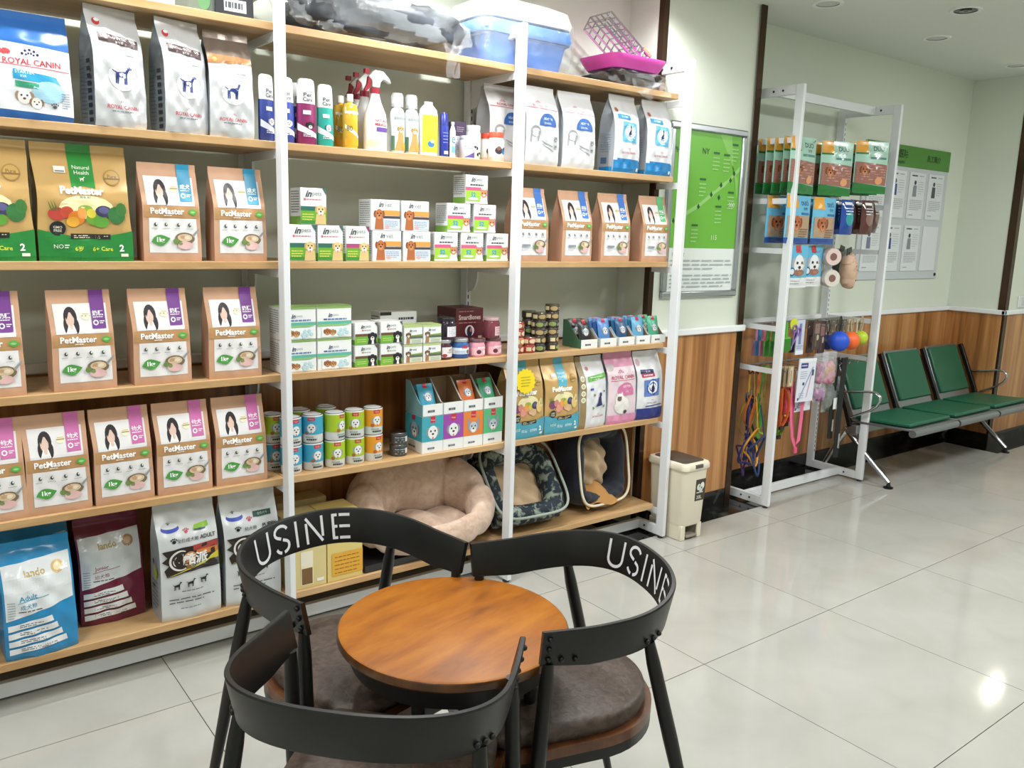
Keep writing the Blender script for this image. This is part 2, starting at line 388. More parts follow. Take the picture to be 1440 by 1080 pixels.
# ================================================================== chairs
def ucurve(t):
    """t -1..1 along the arm rail: front left end -> back -> front right end; returns x, y, outward normal"""
    def p(t):
        s = 1 if t >= 0 else -1; a = abs(t)
        if a > .62:
            k = (a - .62) / .38; return (s * (.250 - .008 * k * k), .165 * (1 - k))
        th = a / .62 * PI / 2; ex = .86
        return (s * .250 * math.sin(th) ** ex, .165 + .213 * math.cos(th) ** ex)
    x, y = p(t); x2, y2 = p(min(t + .004, 1)); x1, y1 = p(max(t - .004, -1))
    tx, ty = x2 - x1, y2 - y1; L = math.hypot(tx, ty) or 1
    return x, y, -ty / L, tx / L
BH = .092
def band_pt(t, h, off=0.):
    """h 0..1 up the band, off outward"""
    x, y, nx, ny = ucurve(t)
    zt = .752 + .036 * (.5 + .5 * math.cos(PI * min(1, abs(t) / .8)))
    o = off + (h - .5) * .018
    tp = 1 - .12 * max(0, (abs(t) - .75) / .25)
    return (x + nx * o, y + ny * o, zt - BH * tp + BH * tp * h)
for _s in (1,):
    x, y, nx, ny = ucurve(0.0)
    OUT = 1 if ny > 0 else -1
_old = ucurve
def ucurve(t):
    x, y, nx, ny = _old(t); return x, y, nx * OUT, ny * OUT
ck = Kit()
NS = 72
b = MB(); vs = []; fs = []
prof = [(0, -.005), (0, .005), (.04, .0065), (.96, .0065), (1, .004), (1, -.004), (.96, -.0055), (.04, -.0055)]
for i in range(NS + 1):
    t = -1 + 2 * i / NS
    for h, o in prof: vs.append(band_pt(t, h, o))
n = len(prof)
for i in range(NS):
    for k in range(n): fs.append((i * n + k, i * n + (k + 1) % n, (i + 1) * n + (k + 1) % n, (i + 1) * n + k))
fs += [tuple(range(n))[::-1], tuple(range(NS * n, NS * n + n))]
b.add(vs, fs, m_black); iband = ck.add('arm_rail', b.mesh('arm_rail', 35))
# stencil lettering on the inner face
arc = [0.]; 
for i in range(1, 401):
    a, c = ucurve(-1 + 2 * (i - 1) / 400), ucurve(-1 + 2 * i / 400); arc.append(arc[-1] + math.hypot(a[0] - c[0], a[1] - c[1]))
def t_at(s):   # arc length from the back centre
    s += arc[200]
    for i in range(400):
        if arc[i + 1] >= s: return -1 + 2 * (i + (s - arc[i]) / (arc[i + 1] - arc[i])) / 400
    return 1
m_paint = M('#e4e6ea', .5)
b = MB()
def stroke(pts, w=.0075):
    """polyline in letter plane (s along rail in m, h 0..1)"""
    P = [Vector((s * 1.12 + .030, h * .066)) for s, h in pts]; Q = []
    for i, p in enumerate(P):
        d = (P[min(i + 1, len(P) - 1)] - P[max(i - 1, 0)]).normalized(); nn = Vector((-d.y, d.x)) * w / 2
        Q.append((p + nn, p - nn))
    fine = []
    for i in range(len(Q) - 1):
        m_ = max(1, int((P[i + 1] - P[i]).length / .008))
        for k in range(m_): fine.append(tuple(Q[i][q].lerp(Q[i + 1][q], k / m_) for q in (0, 1)))
    fine.append(Q[-1])
    mp = lambda v: band_pt(t_at(v.x), .13 + v.y / .066 * .74, -.0068)
    vs = [mp(q[k]) for q in fine for k in (0, 1)]
    b.add(vs, [(2 * i, 2 * i + 1, 2 * i + 3, 2 * i + 2) for i in range(len(fine) - 1)], m_paint)
def arcp(cx, cy, rx, ry, a0, a1, n=9): return [(cx + rx * math.cos(math.radians(a0 + (a1 - a0) * i / n)), cy + ry * math.sin(math.radians(a0 + (a1 - a0) * i / n))) for i in range(n + 1)]
LX = -.162
stroke([(LX, 1), (LX, .3)] + arcp(LX + .022, .3, .022, .3, 180, 360) + [(LX + .044, .3), (LX + .044, 1)])
sx = LX + .085
stroke(arcp(sx, .76, .019, .24, 20, 200, 8) + [(sx - .012, .6), (sx - .002, .53)]); stroke([(sx + .003, .48), (sx + .014, .40)] + arcp(sx, .25, .019, .25, 25, -80, 6)); stroke(arcp(sx, .25, .019, .25, -105, -165, 4))
stroke([(LX + .128, 0), (LX + .128, 1)])
stroke([(LX + .156, 0), (LX + .156, .8)]); stroke([(LX + .156, 1), (LX + .198, .02)]); stroke([(LX + .199, .2), (LX + .199, 1)])
ex = LX + .228
stroke([(ex, 0), (ex, 1)]); 
for hh in (.05, .5, .95): stroke([(ex, hh), (ex + .011, hh)]); stroke([(ex + .016, hh), (ex + .043, hh)])
ck.add('lettering', b.mesh('lettering'), iband)
# legs
def leg_pts(sx):
    x, y, z = band_pt(sx * .955, .0, 0.); F = Vector((sx * .252, -.030, 0)); T = Vector((x, y, z)); return [T + Vector((0, 0, .004)), T.lerp(F, .07), T.lerp(F, .35), F]
for sx in (-1, 1):
    ck.add('front_leg', MB().tube(leg_pts(sx), [.012, .0155, .0170, .0105], m_black, 12).mesh('leg', 50))
    x, y, z = band_pt(sx * .45, .0, 0.)
    ck.add('rear_leg', MB().tube([Vector((x, y, z + .004)), Vector((x, y, z)).lerp(Vector((sx * .262, .44, 0)), .07), Vector((x, y, z)).lerp(Vector((sx * .262, .44, 0)), .35), (sx * .262, .44, 0)], [.012, .0155, .0170, .0105], m_black, 12).mesh('leg', 50))
# bolts
b = MB()
for sx in (-1, 1):
    for (tt, hh) in ((.965, .8), (.965, .5), (.965, .2), (.90, .2), (.83, .2), (.49, .18), (.45, .18), (.41, .18)):
        x, y, z = band_pt(sx * tt, hh, .008); ck.add('bolt', MB().sphere((x, y, z), .0062, m_black, 8, 6).mesh('bolt', 60), iband)
# seat: wooden pan, black ring below, leather cushion
def dshape(y0, y1, hw, n=24, r=.05):
    P = []
    yc = y1 - .21
    for i in range(n + 1):
        a = PI * i / n; P.append((hw * math.cos(a), yc + .21 * math.sin(a)))
    P += [(-hw - .004, (yc + y0) / 2), (-hw + .004, y0 + r * .5), (-hw + r * .6, y0), (hw - r * .6, y0), (hw - .004, y0 + r * .5), (hw + .004, (yc + y0) / 2)]
    return P
def slab(P, z0, z1, mat, rnd=0., dome=0.):
    b = MB(); n = len(P); cx = sum(p[0] for p in P) / n; cy = sum(p[1] for p in P) / n
    lv = [(1 - rnd * .3, z0), (1, z0 + (z1 - z0) * .3), (1, z0 + (z1 - z0) * .62), (1 - rnd * .35, z0 + (z1 - z0) * .9), (1 - rnd, z1), (.7, z1 + dome * .6), (.35, z1 + dome * .95)]
    vs = [((x - cx) * s + cx, (y - cy) * s + cy, z) for s, z in lv for x, y in P] + [(cx, cy, z1 + dome), (cx, cy, z0)]
    L = len(lv); fs = [(i * n + k, i * n + (k + 1) % n, (i + 1) * n + (k + 1) % n, (i + 1) * n + k) for i in range(L - 1) for k in range(n)]
    fs += [((L - 1) * n + k, (L - 1) * n + (k + 1) % n, L * n) for k in range(n)] + [((k + 1) % n, k, L * n + 1) for k in range(n)]
    return b.add(vs, fs, mat)
P = dshape(-.105, .375, .212)
ck.add('seat_frame', slab([(x * .985, y) for x, y in P], .405, .433, m_black).mesh('seat_frame', 40))
ck.add('seat_pan', slab(P, .433, .457, m_seatwood).mesh('seat_pan', 40))
ck.add('seat_cushion', slab(dshape(-.085, .36, .2), .457, .5, m_leather, .1, .006).mesh('seat_cushion', 60))
for nm, m, ang, lab in (('R', (-2.021, -1.169), -17.5, 'black metal armchair at right of the table, brown cushion fully showing'),
                        ('L', (-2.1965, -.9665), 101.7, 'black metal armchair against the shelves, white stencil letters facing forward'),
                        ('N', (-2.3125, -1.2155), -137.4, 'black metal armchair nearest the camera, its rail seen from behind')):
    ck.put('armchair', (m[0], m[1], 0), lab, 'chair', 'armchairs round the cafe table', rz=math.radians(ang - 90))

# ================================================================== waiting bench
e = empty('waiting_bench', (1.885, 0, 0)); tag(e, 'three-seat green padded waiting bench with chrome frame', 'bench')
SWID = .582
def rslab(b, x0, x1, prof, th, mat, nx=1):
    """slab following a profile of (y,z) points with thickness th along its normal"""
    n = len(prof); vs = []; fs = []
    for x in (x0, x1):
        for i, (y, z) in enumerate(prof):
            y2, z2 = prof[min(i + 1, n - 1)]; y1, z1 = prof[max(i - 1, 0)]; L = math.hypot(y2 - y1, z2 - z1); ny, nz = -(z2 - z1) / L, (y2 - y1) / L
            vs += [(x, y, z), (x, y + ny * th, z + nz * th)]
    o = 2 * n
    for i in range(n - 1):
        a = 2 * i
        fs += [(a, a + 2, o + a + 2, o + a), (a + 1, o + a + 1, o + a + 3, a + 3), (a, a + 1, a + 3, a + 2), (o + a, o + a + 2, o + a + 3, o + a + 1)]
    fs += [(0, o, o + 1, 1), (2 * n - 2, 2 * n - 1, o + 2 * n - 1, o + 2 * n - 2)]
    return b.add(vs, fs, mat)
for k in range(3):
    x0, x1 = k * SWID + .012, (k + 1) * SWID - .012
    s = empty('seat_shell'); s.parent = e
    rslab(MB(), x0, x1, [(-.125, .398), (.0, .39), (.29, .378)], .014, m_steel).obj('seat_pan', s, bevel=.003)
    rslab(MB(), x0 + .05, x1 - .05, [(.30, .385), (.335, .46), (.47, .775)], .014, m_steel).obj('back_pan', s, bevel=.003)
    MB().tube([(x0, -.128, .385), (x1, -.128, .385)], .024, m_steel, 16).obj('front_roll', s, 40)
    rslab(MB(), x0 + .025, x1 - .025, [(-.10, .414), (.0, .406), (.27, .396)], .026, m_green).obj('seat_pad', s, bevel=.009)
    rslab(MB(), x0 + .066, x1 - .066, [(.318, .445), (.455, .765)], .024, m_green).obj('back_pad', s, bevel=.009)
for k in range(4):
    x = k * SWID + (-.012 if k == 0 else .012 if k == 3 else 0)
    rslab(MB(), x - .014, x + .014, [(.285, .35), (.32, .45), (.46, .765)], .03, m_black).obj('back_strut', e, bevel=.004)
    if k in (0, 3):
        x += -.012 if k == 0 else .012
        pts = [(x, .33, .575), (x, .16, .605), (x, .11, .604), (x, .082, .585), (x, .08, .555), (x, .10, .52), (x, .14, .485), (x, .26, .42)]
        MB().tube(pts, .0, m_chrome, 10, flat=(.016, .008)).obj('armrest', e, 60)
MB().box(-.02, .22, .31, 3 * SWID + .02, .28, .37, m_steel).obj('beam', e, bevel=.004)
for x in (.04, 3 * SWID - .03):
    MB().tube([(x, .33, .33), (x, .17, .18), (x, .0, .035)], [.022, .018, .015], m_chrome, 10).obj('leg', e, 60)
    MB().tube([(x, .32, .33), (x, .40, .18), (x, .47, .035)], [.022, .018, .015], m_chrome, 10).obj('leg', e, 60)
    for y in (0., .47):
        b = MB().lathe([(.028, 0), (.03, .008), (.014, .014), (.008, .04)], m_black, 16, c=(x, y, 0)); b.obj('foot', e, 40)

# ================================================================== pedal bin
m_cream = M('#e2dac6', .4)
e = empty('pedal_bin', (.153, .205, 0)); tag(e, 'cream plastic pedal bin with dark lid beside the shelf end', 'bin')
def rrect(hx, hy, r, n=5):
    P = []
    for cx, cy, a0 in ((hx - r, hy - r, 0), (-hx + r, hy - r, 90), (-hx + r, -hy + r, 180), (hx - r, -hy + r, 270)):
        for i in range(n + 1): a = math.radians(a0 + 90 * i / n); P.append((cx + r * math.cos(a), cy + r * math.sin(a)))
    return P
def loft(levels, mat, r=.03, cap=True, b=None):
    b = b or MB(); rings = [rrect(hx, hy, min(r, hx * .9, hy * .9)) for hx, hy, z in levels]; n = len(rings[0])
    vs = [(x, y, levels[i][2]) for i, R in enumerate(rings) for x, y in R]
    fs = [(i * n + k, i * n + (k + 1) % n, (i + 1) * n + (k + 1) % n, (i + 1) * n + k) for i in range(len(levels) - 1) for k in range(n)]
    if cap: fs += [tuple(range(n))[::-1], tuple(range((len(levels) - 1) * n, len(levels) * n))]
    return b.add(vs, fs, mat)
loft([(.078, .112, .075), (.082, .117, .09), (.092, .126, .36), (.093, .127, .375)], m_cream).obj('body', e, 40)
# skirt with pedal opening at the front
b = MB()
HB = [(-.078, -.112), (.078, -.112), (.078, .112), (-.078, .112)]
b.box(-.078, -.112, 0, -.045, -.10, .08, m_cream); b.box(.045, -.112, 0, .078, -.10, .08, m_cream); b.box(-.078, -.1, 0, -.068, .112, .08, m_cream); b.box(.068, -.1, 0, .078, .112, .08, m_cream); b.box(-.068, .102, 0, .068, .112, .08, m_cream)
b.obj('foot_skirt', e, bevel=.004)
box('pedal', -.04, -.118, .012, .04, -.06, .024, M('#8c8577', .5), e, .003)
loft([(.098, .132, .372), (.103, .137, .378), (.103, .137, .398), (.098, .132, .408), (.09, .124, .410)], m_cream, .035).obj('lid_rim', e, 40)
loft([(.078, .108, .409), (.078, .108, .414), (.074, .104, .416)], M('#4b443d', .45), .02).obj('lid_panel', e, 40)
box('lid_latch', -.028, -.141, .385, .028, -.128, .405, M('#5a544b', .35), e, .003)

# ================================================================== printed graphics
TXT = {}
_tcu = bpy.data.curves.new('text_source', 'FONT'); _tcu.resolution_u = 2; _tob = bpy.data.objects.new('text_source', _tcu)
def text_mesh(s, bold):
    k = (s, bold)
    if k not in TXT:
        _tcu.body = s; _tcu.offset = bold
        me = _tob.to_mesh(); vs = [(v.co.x, v.co.y) for v in me.vertices]; fs = [tuple(p.vertices) for p in me.polygons]; _tob.to_mesh_clear()
        x0, x1 = min(v[0] for v in vs), max(v[0] for v in vs); y0, y1 = min(v[1] for v in vs), max(v[1] for v in vs)
        TXT[k] = ([(x - x0, y - y0) for x, y in vs], fs, x1 - x0, y1 - y0)
    return TXT[k]
class Pr:
    """flat print on a surface S(u,v): u 0..1 left to right, v 0..1 upwards; w,h real size"""
    def __init__(s, S, w, h, rough=.45, coat=0., cell=.008, base=.0008, bump=0., metal=0.):
        s.S = S; s.w = w; s.h = h; s.ro = rough; s.co = coat; s.cell = cell; s.base = base; s.n = 0; s.b = MB(); s.bump = bump; s.metal = metal
    def mt(s, c): return c if not isinstance(c, str) else M(c, s.ro, coat=s.co, bump=s.bump, bscale=22., metal=s.metal)
    def P(s, u, v, off):
        u = min(max(u, 0), 1); v = min(max(v, 0), 1); e = .004
        a = Vector(s.S(min(u + e, 1), v)) - Vector(s.S(max(u - e, 0), v)); c = Vector(s.S(u, min(v + e, 1))) - Vector(s.S(u, max(v - e, 0)))
        n = a.cross(c)
        if n.length > 1e-12: n.normalize()
        return Vector(s.S(u, v)) + n * off
    def off(s): s.n += 1; return s.base + s.n * .00011
    def r(s, u0, v0, u1, v1, col):
        o = s.off(); nu = max(1, int(abs(u1 - u0) * s.w / s.cell)); nv = max(1, int(abs(v1 - v0) * s.h / s.cell))
        s.b.grid(lambda a, c: s.P(u0 + (u1 - u0) * a, v0 + (v1 - v0) * c, o), nu, nv, s.mt(col)); return s
    def q(s, A, B, C, D, col):
        """quad given by corners (bottom left, bottom right, top right, top left), gridded"""
        o = s.off(); nu = max(1, int(abs(B[0] - A[0]) * s.w / s.cell)); nv = max(1, int(abs(D[1] - A[1]) * s.h / s.cell))
        L = lambda p, q_, t: (p[0] + (q_[0] - p[0]) * t, p[1] + (q_[1] - p[1]) * t)
        def f(a, c):
            x = L(L(A, B, a), L(D, C, a), c); return s.P(x[0], x[1], o)
        s.b.grid(f, nu, nv, s.mt(col)); return s
    def e(s, cu, cv, ru, rv, col, n=16, a0=0, a1=360):
        o = s.off(); ar = [math.radians(a0 + (a1 - a0) * i / n) for i in range(n + 1)]
        K = (.34, .67, 1.); N = n + 1
        vs = [s.P(cu, cv, o)] + [s.P(cu + k * ru * math.cos(a), cv + k * rv * math.sin(a), o) for k in K for a in ar]
        fs = [(0, 1 + i, 2 + i) for i in range(n)] + [(1 + q * N + i, 1 + (q + 1) * N + i, 2 + (q + 1) * N + i, 2 + q * N + i) for q in range(2) for i in range(n)]
        s.b.add(vs, fs, s.mt(col)); return s
    def c(s, cu, cv, ru, col, **k): return s.e(cu, cv, ru, ru * s.w / s.h, col, **k)
    def p(s, pts, col):
        R_ = []
        for i, a in enumerate(pts):
            c = pts[(i + 1) % len(pts)]; m = max(1, int(math.hypot((c[0] - a[0]) * s.w, (c[1] - a[1]) * s.h) / s.cell)); R_ += [(a[0] + (c[0] - a[0]) * k / m, a[1] + (c[1] - a[1]) * k / m) for k in range(m)]
        pts = R_; o = s.off(); cu = sum(a for a, _ in pts) / len(pts); cv = sum(a for _, a in pts) / len(pts); n = len(pts)
        K = (.34, .67, 1.)
        vs = [s.P(cu, cv, o)] + [s.P(cu + (a - cu) * k, cv + (c - cv) * k, o) for k in K for a, c in pts]
        fs = [(0, 1 + i, 1 + (i + 1) % n) for i in range(n)] + [(1 + q * n + i, 1 + (q + 1) * n + i, 1 + (q + 1) * n + (i + 1) % n, 1 + q * n + (i + 1) % n) for q in range(2) for i in range(n)]
        s.b.add(vs, fs, s.mt(col)); return s
    def t(s, txt, cu, cv, hh, col, maxw=9., bold=.0, shear=0., al='c', rot=0.):
        vs, fs, tw, th = text_mesh(txt, bold); k = hh * s.h / th; kx = k
        if tw * kx > maxw * s.w: kx = maxw * s.w / tw
        o = s.off(); ox = {'c': -tw * kx / 2, 'l': 0, 'r': -tw * kx}[al]; cr, sr = math.cos(rot), math.sin(rot)
        out = []
        for x, y in vs:
            X = ox + x * kx + shear * y * k; Y = (y - th / 2) * k; X, Y = X * cr - Y * sr, X * sr + Y * cr
            out.append(s.P(cu + X / s.w, cv + Y / s.h, o))
        s.b.add(out, fs, s.mt(col)); return s
    def ln(s, u0, u1, v, n, dv, col, th=.006, seed=1):
        """rows of small print: broken dashes"""
        R = random.Random(seed); o = s.off()
        for i in range(n):
            u = u0; vv = v - i * dv; end = u1 - (R.random() * .35 * (u1 - u0) if i == n - 1 else 0)
            while u < end:
                l = (u1 - u0) * R.uniform(.08, .22); x = min(u + l, end)
                s.b.add([s.P(u, vv - th / 2, o), s.P(x, vv - th / 2, o), s.P(x, vv + th / 2, o), s.P(u, vv + th / 2, o)], [(0, 1, 2, 3)], s.mt(col)); u = x + (u1 - u0) * .03
        return s
    def dog(s, cu, cv, r, col, dark='#26262c', ear=None, tongue=True, muzzle='#f1ede8'):
        k = s.w / s.h; ear = ear or dark
        for sg in (-1, 1): s.e(cu + sg * r * .78, cv + r * k * .1, r * .33, r * k * .62, ear, 10)
        s.e(cu, cv, r * .78, r * k * .95, col); s.e(cu, cv - r * k * .42, r * .46, r * k * .46, muzzle, 12)
        for sg in (-1, 1): s.e(cu + sg * r * .34, cv + r * k * .2, r * .14, r * k * .15, dark, 8)
        s.e(cu, cv - r * k * .22, r * .2, r * k * .15, dark, 8)
        if tongue: s.e(cu, cv - r * k * .78, r * .14, r * k * .2, '#d9808a', 8)
        return s
    def cat(s, cu, cv, r, col, dark='#26262c'):
        k = s.w / s.h
        for sg in (-1, 1): s.p([(cu + sg * r * .25, cv + r * k * .6), (cu + sg * r * .85, cv + r * k * .3), (cu + sg * r * .8, cv + r * k * 1.25)], col)
        s.e(cu, cv, r * .85, r * k * .8, col)
        for sg in (-1, 1): s.e(cu + sg * r * .36, cv + r * k * .15, r * .15, r * k * .16, dark, 8)
        s.e(cu, cv - r * k * .25, r * .3, r * k * .25, '#efe9e4', 10); s.e(cu, cv - r * k * .12, r * .1, r * k * .08, dark, 6); return s
    def hound(s, cu, cv, r, col):
        """standing dog silhouette facing right"""
        k = s.w / s.h; q = lambda L: [(cu + a * r, cv + b * r * k) for a, b in L]
        s.p(q([(-.75, .0), (-.6, -.15), (.3, -.25), (.5, .1), (.55, .45), (.25, .4), (-.4, .3), (-.7, .25)]), col)
        s.p(q([(.3, .2), (.55, .25), (.7, .55), (1.0, .6), (1.0, .75), (.72, .9), (.5, .8), (.4, .5)]), col)
        for x in (-.68, -.5, .22, .38): s.p(q([(x - .07, .1), (x + .1, .1), (x + .05, -.85), (x - .07, -.85)]), col)
        s.p(q([(-.7, .15), (-.65, .28), (-1.05, .5), (-1.1, .42)]), col); return s
    def paw(s, cu, cv, r, col):
        k = s.w / s.h; s.e(cu, cv - r * k * .25, r * .55, r * k * .45, col, 10)
        for a in (-.75, -.27, .27, .75): s.e(cu + a * r, cv + r * k * (.55 - .5 * abs(a) ** 2), r * .19, r * k * .27, col, 8)
        return s
    def leaf(s, cu, cv, ru, rv, col, tilt=.25):
        pts = []
        for i in range(8): a = i / 8; pts.append((cu - ru + 2 * ru * a, cv + rv * (math.sin(PI * a ** .7) * 1) + tilt * rv * (2 * a - 1)))
        for i in range(8): a = 1 - i / 8; pts.append((cu - ru + 2 * ru * a, cv - rv * (math.sin(PI * a ** 1.3) * 1) + tilt * rv * (2 * a - 1)))
        return s.p(pts[::-1], col)
    def mesh(s, nm='print'): return s.b.mesh(nm)

def lerp_prof(P, v):
    for i in range(len(P) - 1):
        if v <= P[i + 1][0]:
            t = (v - P[i][0]) / (P[i + 1][0] - P[i][0]); return P[i][1] + (P[i + 1][1] - P[i][1]) * t
    return P[-1][1]
PROF = {'flat': [(0, .96), (.04, 1.), (.52, .99), (.6, .92), (.92, .08), (.94, .04), (1, .03)],
        'gus': [(0, .9), (.05, 1.02), (.3, 1.08), (.6, .98), (.72, .8), (.93, .08), (1, .05)],
        'pil': [(0, .06), (.04, .1), (.12, .55), (.3, .95), (.55, 1.), (.78, .7), (.92, .15), (.96, .07), (1, .06)]}
def bag(w, h, d, mat, style='flat', side=None, bulge=.004, crum=.0, seed=0, pinch=.025, topw=1., nu=26, nv=48, back=None, lean=0.):
    """stand-up bag; returns body mesh and its front surface"""
    pf = PROF[style]; R = random.Random(seed); ph = [R.uniform(0, 6.3) for _ in range(6)]
    def hw(v): return w / 2 * (1 - pinch * math.sin(PI * min(1, max(0, (v - .25) / .6)))) * (1 + (topw - 1) * max(0, (v - .6) / .4))
    def cr(u, v): 
        if not crum: return 0
        return crum * (math.sin(9 * u + 7 * v + ph[0]) * math.sin(11 * v - 4 * u + ph[1]) + .6 * math.sin(21 * u - 13 * v + ph[2]) * math.sin(17 * v + ph[3]) + .35 * math.sin(33 * v + 20 * u + ph[4]))
    def S(u, v):
        x = (2 * u - 1) * hw(v); k = lerp_prof(pf, v); e = 1 - (2 * u - 1) ** 2
        return (x, -d / 2 * k * (1 if style != 'pil' else (.08 + .92 * e ** .6)) - bulge * e * min(1, k * 1.2) - cr(u, v) * (.25 + .75 * e) * min(1, .3 + k) + lean * v * v, v * h)
    def B(u, v):
        x, y, z = S(1 - u, v); return (x, -(y - lean * v * v) + lean * v * v, z)
    b = MB(); b.grid(S, nu, nv, mat); b.grid(B, nu, nv, back or mat)
    if style != 'pil':
        sm = side or mat
        for sg in (0, 1):
            vs = []
            for j in range(nv + 1):
                v = j / nv; F = S(sg, v); K = B(1 - sg, v); g = max(0, (v - .35) / .65) ** 1.3 * d * .40 * min(1, 1.6 - v * .6)
                sx = 1 if sg == 0 else -1; m1 = (F[1] + K[1]) / 2
                vs += [F, (F[0] + sx * g * .55, F[1] * .5 + m1 * .5, F[2]), (F[0] + sx * g, m1, F[2]), (F[0] + sx * g * .55, K[1] * .5 + m1 * .5, F[2]), K]
            fs = []
            for j in range(nv):
                for k in range(4):
                    q = (j * 5 + k, j * 5 + k + 1, j * 5 + k + 6, j * 5 + k + 5); fs.append(q if sg else q[::-1])
            b.add(vs, fs, sm)
        F0, F1, K0, K1 = S(0, 0), S(1, 0), B(0, 0), B(1, 0)
        b.add([F0, F1, K0, K1], [(0, 3, 2, 1)], sm)
    return b, S
YFR = .243
def X(px, py, y=YFR): return ony(px, py, y).x
def spot(px0, px1, py, n, d, yf=YFR):
    """centre of an item on shelf n whose front spans px0..px1"""
    return ((X(px0, py, yf) + X(px1, py, yf)) / 2, yf + d / 2, SH[n] + .0005)

# ------------------------------------------------------------------ kraft 1 kg bags
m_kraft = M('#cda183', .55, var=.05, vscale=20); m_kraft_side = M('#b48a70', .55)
def petmaster(col, txt, small='1kg', cat=False, seed=0):
    w, h, d = .181, .310, .085
    b, S = bag(w, h, d, m_kraft, 'flat', m_kraft_side, .003, .0012, seed)
    k = Kit(); ib = k.add('bag_body', b.mesh('bag_body', 60))
    p = Pr(S, w, h, .4)
    Wt = '#eceaec'
    p.r(.08, .57, .92, .865, Wt); p.r(.10, .085, .93, .44, Wt)
    p.r(.02, .445, .98, .565, '#bb9061')
    # portrait: dark long hair, pale face, white coat
    cu, cv = .33, .715
    p.e(cu, cv + .015, .105, .105, '#2b2228', 18); p.e(cu + .075, cv - .07, .05, .075, '#2b2228'); p.e(cu - .075, cv - .06, .045, .075, '#2b2228')
    p.e(cu - .01, cv - .005, .066, .072, '#e6c6b8', 14); p.p([(cu - .04, cv - .055), (cu + .04, cv - .055), (cu + .08, cv - .14), (cu - .09, cv - .14)], '#f6f4f6'); p.e(cu, cv - .075, .028, .03, '#e6c6b8', 8)
    p.p([(cu - .09, cv + .06), (cu - .01, cv + .075), (cu - .06, cv - .005)], '#2b2228'); p.p([(cu, cv + .075), (cu + .085, cv + .05), (cu + .06, cv - .0)], '#2b2228')
    p.e(.575, .74, .075, .038, '#f3ecd6'); p.r(.51, .735, .64, .748, '#a8a25a'); p.r(.525, .757, .625, .762, '#b98f5a')
    p.r(.66, .615, .885, 1., col)
    p.t(txt, .772, .765, .052, '#ffffff', .2, .02); p.ln(.685, .865, .726, 1, .01, '#ffffff', .008, 3)
    p.c(.725, .672, .045, '#ffffff'); p.c(.725, .672, .026, col); p.ln(.79, .87, .685, 2, .018, '#ffffff', .009, 5)
    p.t('PetMaster', .42, .512, .062, '#ffffff', .62, .03); p.ln(.36, .56, .468, 1, .01, '#efe6d8', .010, 2)
    p.leaf(.87, .507, .085, .034, '#5fae4e'); p.leaf(.87, .507, .05, .012, '#9fd48b')
    for i, uu in enumerate((.21, .39, .60, .80)):
        p.e(uu, .375, .028, .020, '#3d4a44', 10) if not cat else p.cat(uu, .372, .035, '#4a4a4c'); p.e(uu + .01, .38, .014, .012, '#dfe6df', 8); p.ln(uu - .07, uu + .07, .335, 1, .01, '#9a9da0', .006, i)
    if not cat:
        p.leaf(.29, .215, .16, .058, '#4f9a48', .35); p.t(small, .29, .213, .062, '#ffffff', .24, .03)
    else:
        p.r(.18, .205, .42, .235, '#8f9aa8'); p.ln(.16, .44, .18, 2, .02, '#b4b6ba', .007, 4)
    p.e(.70, .235, .175, .062, '#7c6a50'); p.e(.70, .243, .13, .040, '#d8c2a2', 14); p.e(.66, .25, .05, .02, '#c9a27c', 8); p.e(.74, .245, .05, .02, '#ead9c4', 8)
    p.e(.54, .205, .05, .028, '#6f8a4a', 10); p.e(.70, .165, .135, .042, '#e2b9b8', 14); p.e(.62, .185, .04, .02, '#7b9155', 8); p.p([(.83, .27), (.97, .35), (.96, .32), (.85, .245)], '#9a9a98')
    k.add('front_print', p.mesh(), ib); k.d = d
    return k
K_pm = {c: petmaster(*a, seed=i) for i, (c, a) in enumerate({'blue': ('#2c93bb', '成犬'), 'purple': ('#75388f', '奶糕'), 'pink': ('#cf6fae', '幼犬')}.items())}
K_pm['cat_blue'] = petmaster('#3f76c8', '成猫', cat=True, seed=4); K_pm['cat_green'] = petmaster('#5fb779', '幼猫', cat=True, seed=5)
rr = random.Random(3)
def putbag(k, px0, px1, py, n, name, label, cat, group=None, yf=YFR, rz=0., scale=1., rx=0.):
    return k.put(name, spot(px0, px1, py, n, k.d, yf), label, cat, group, rz=rz, rx=rx, scale=scale)
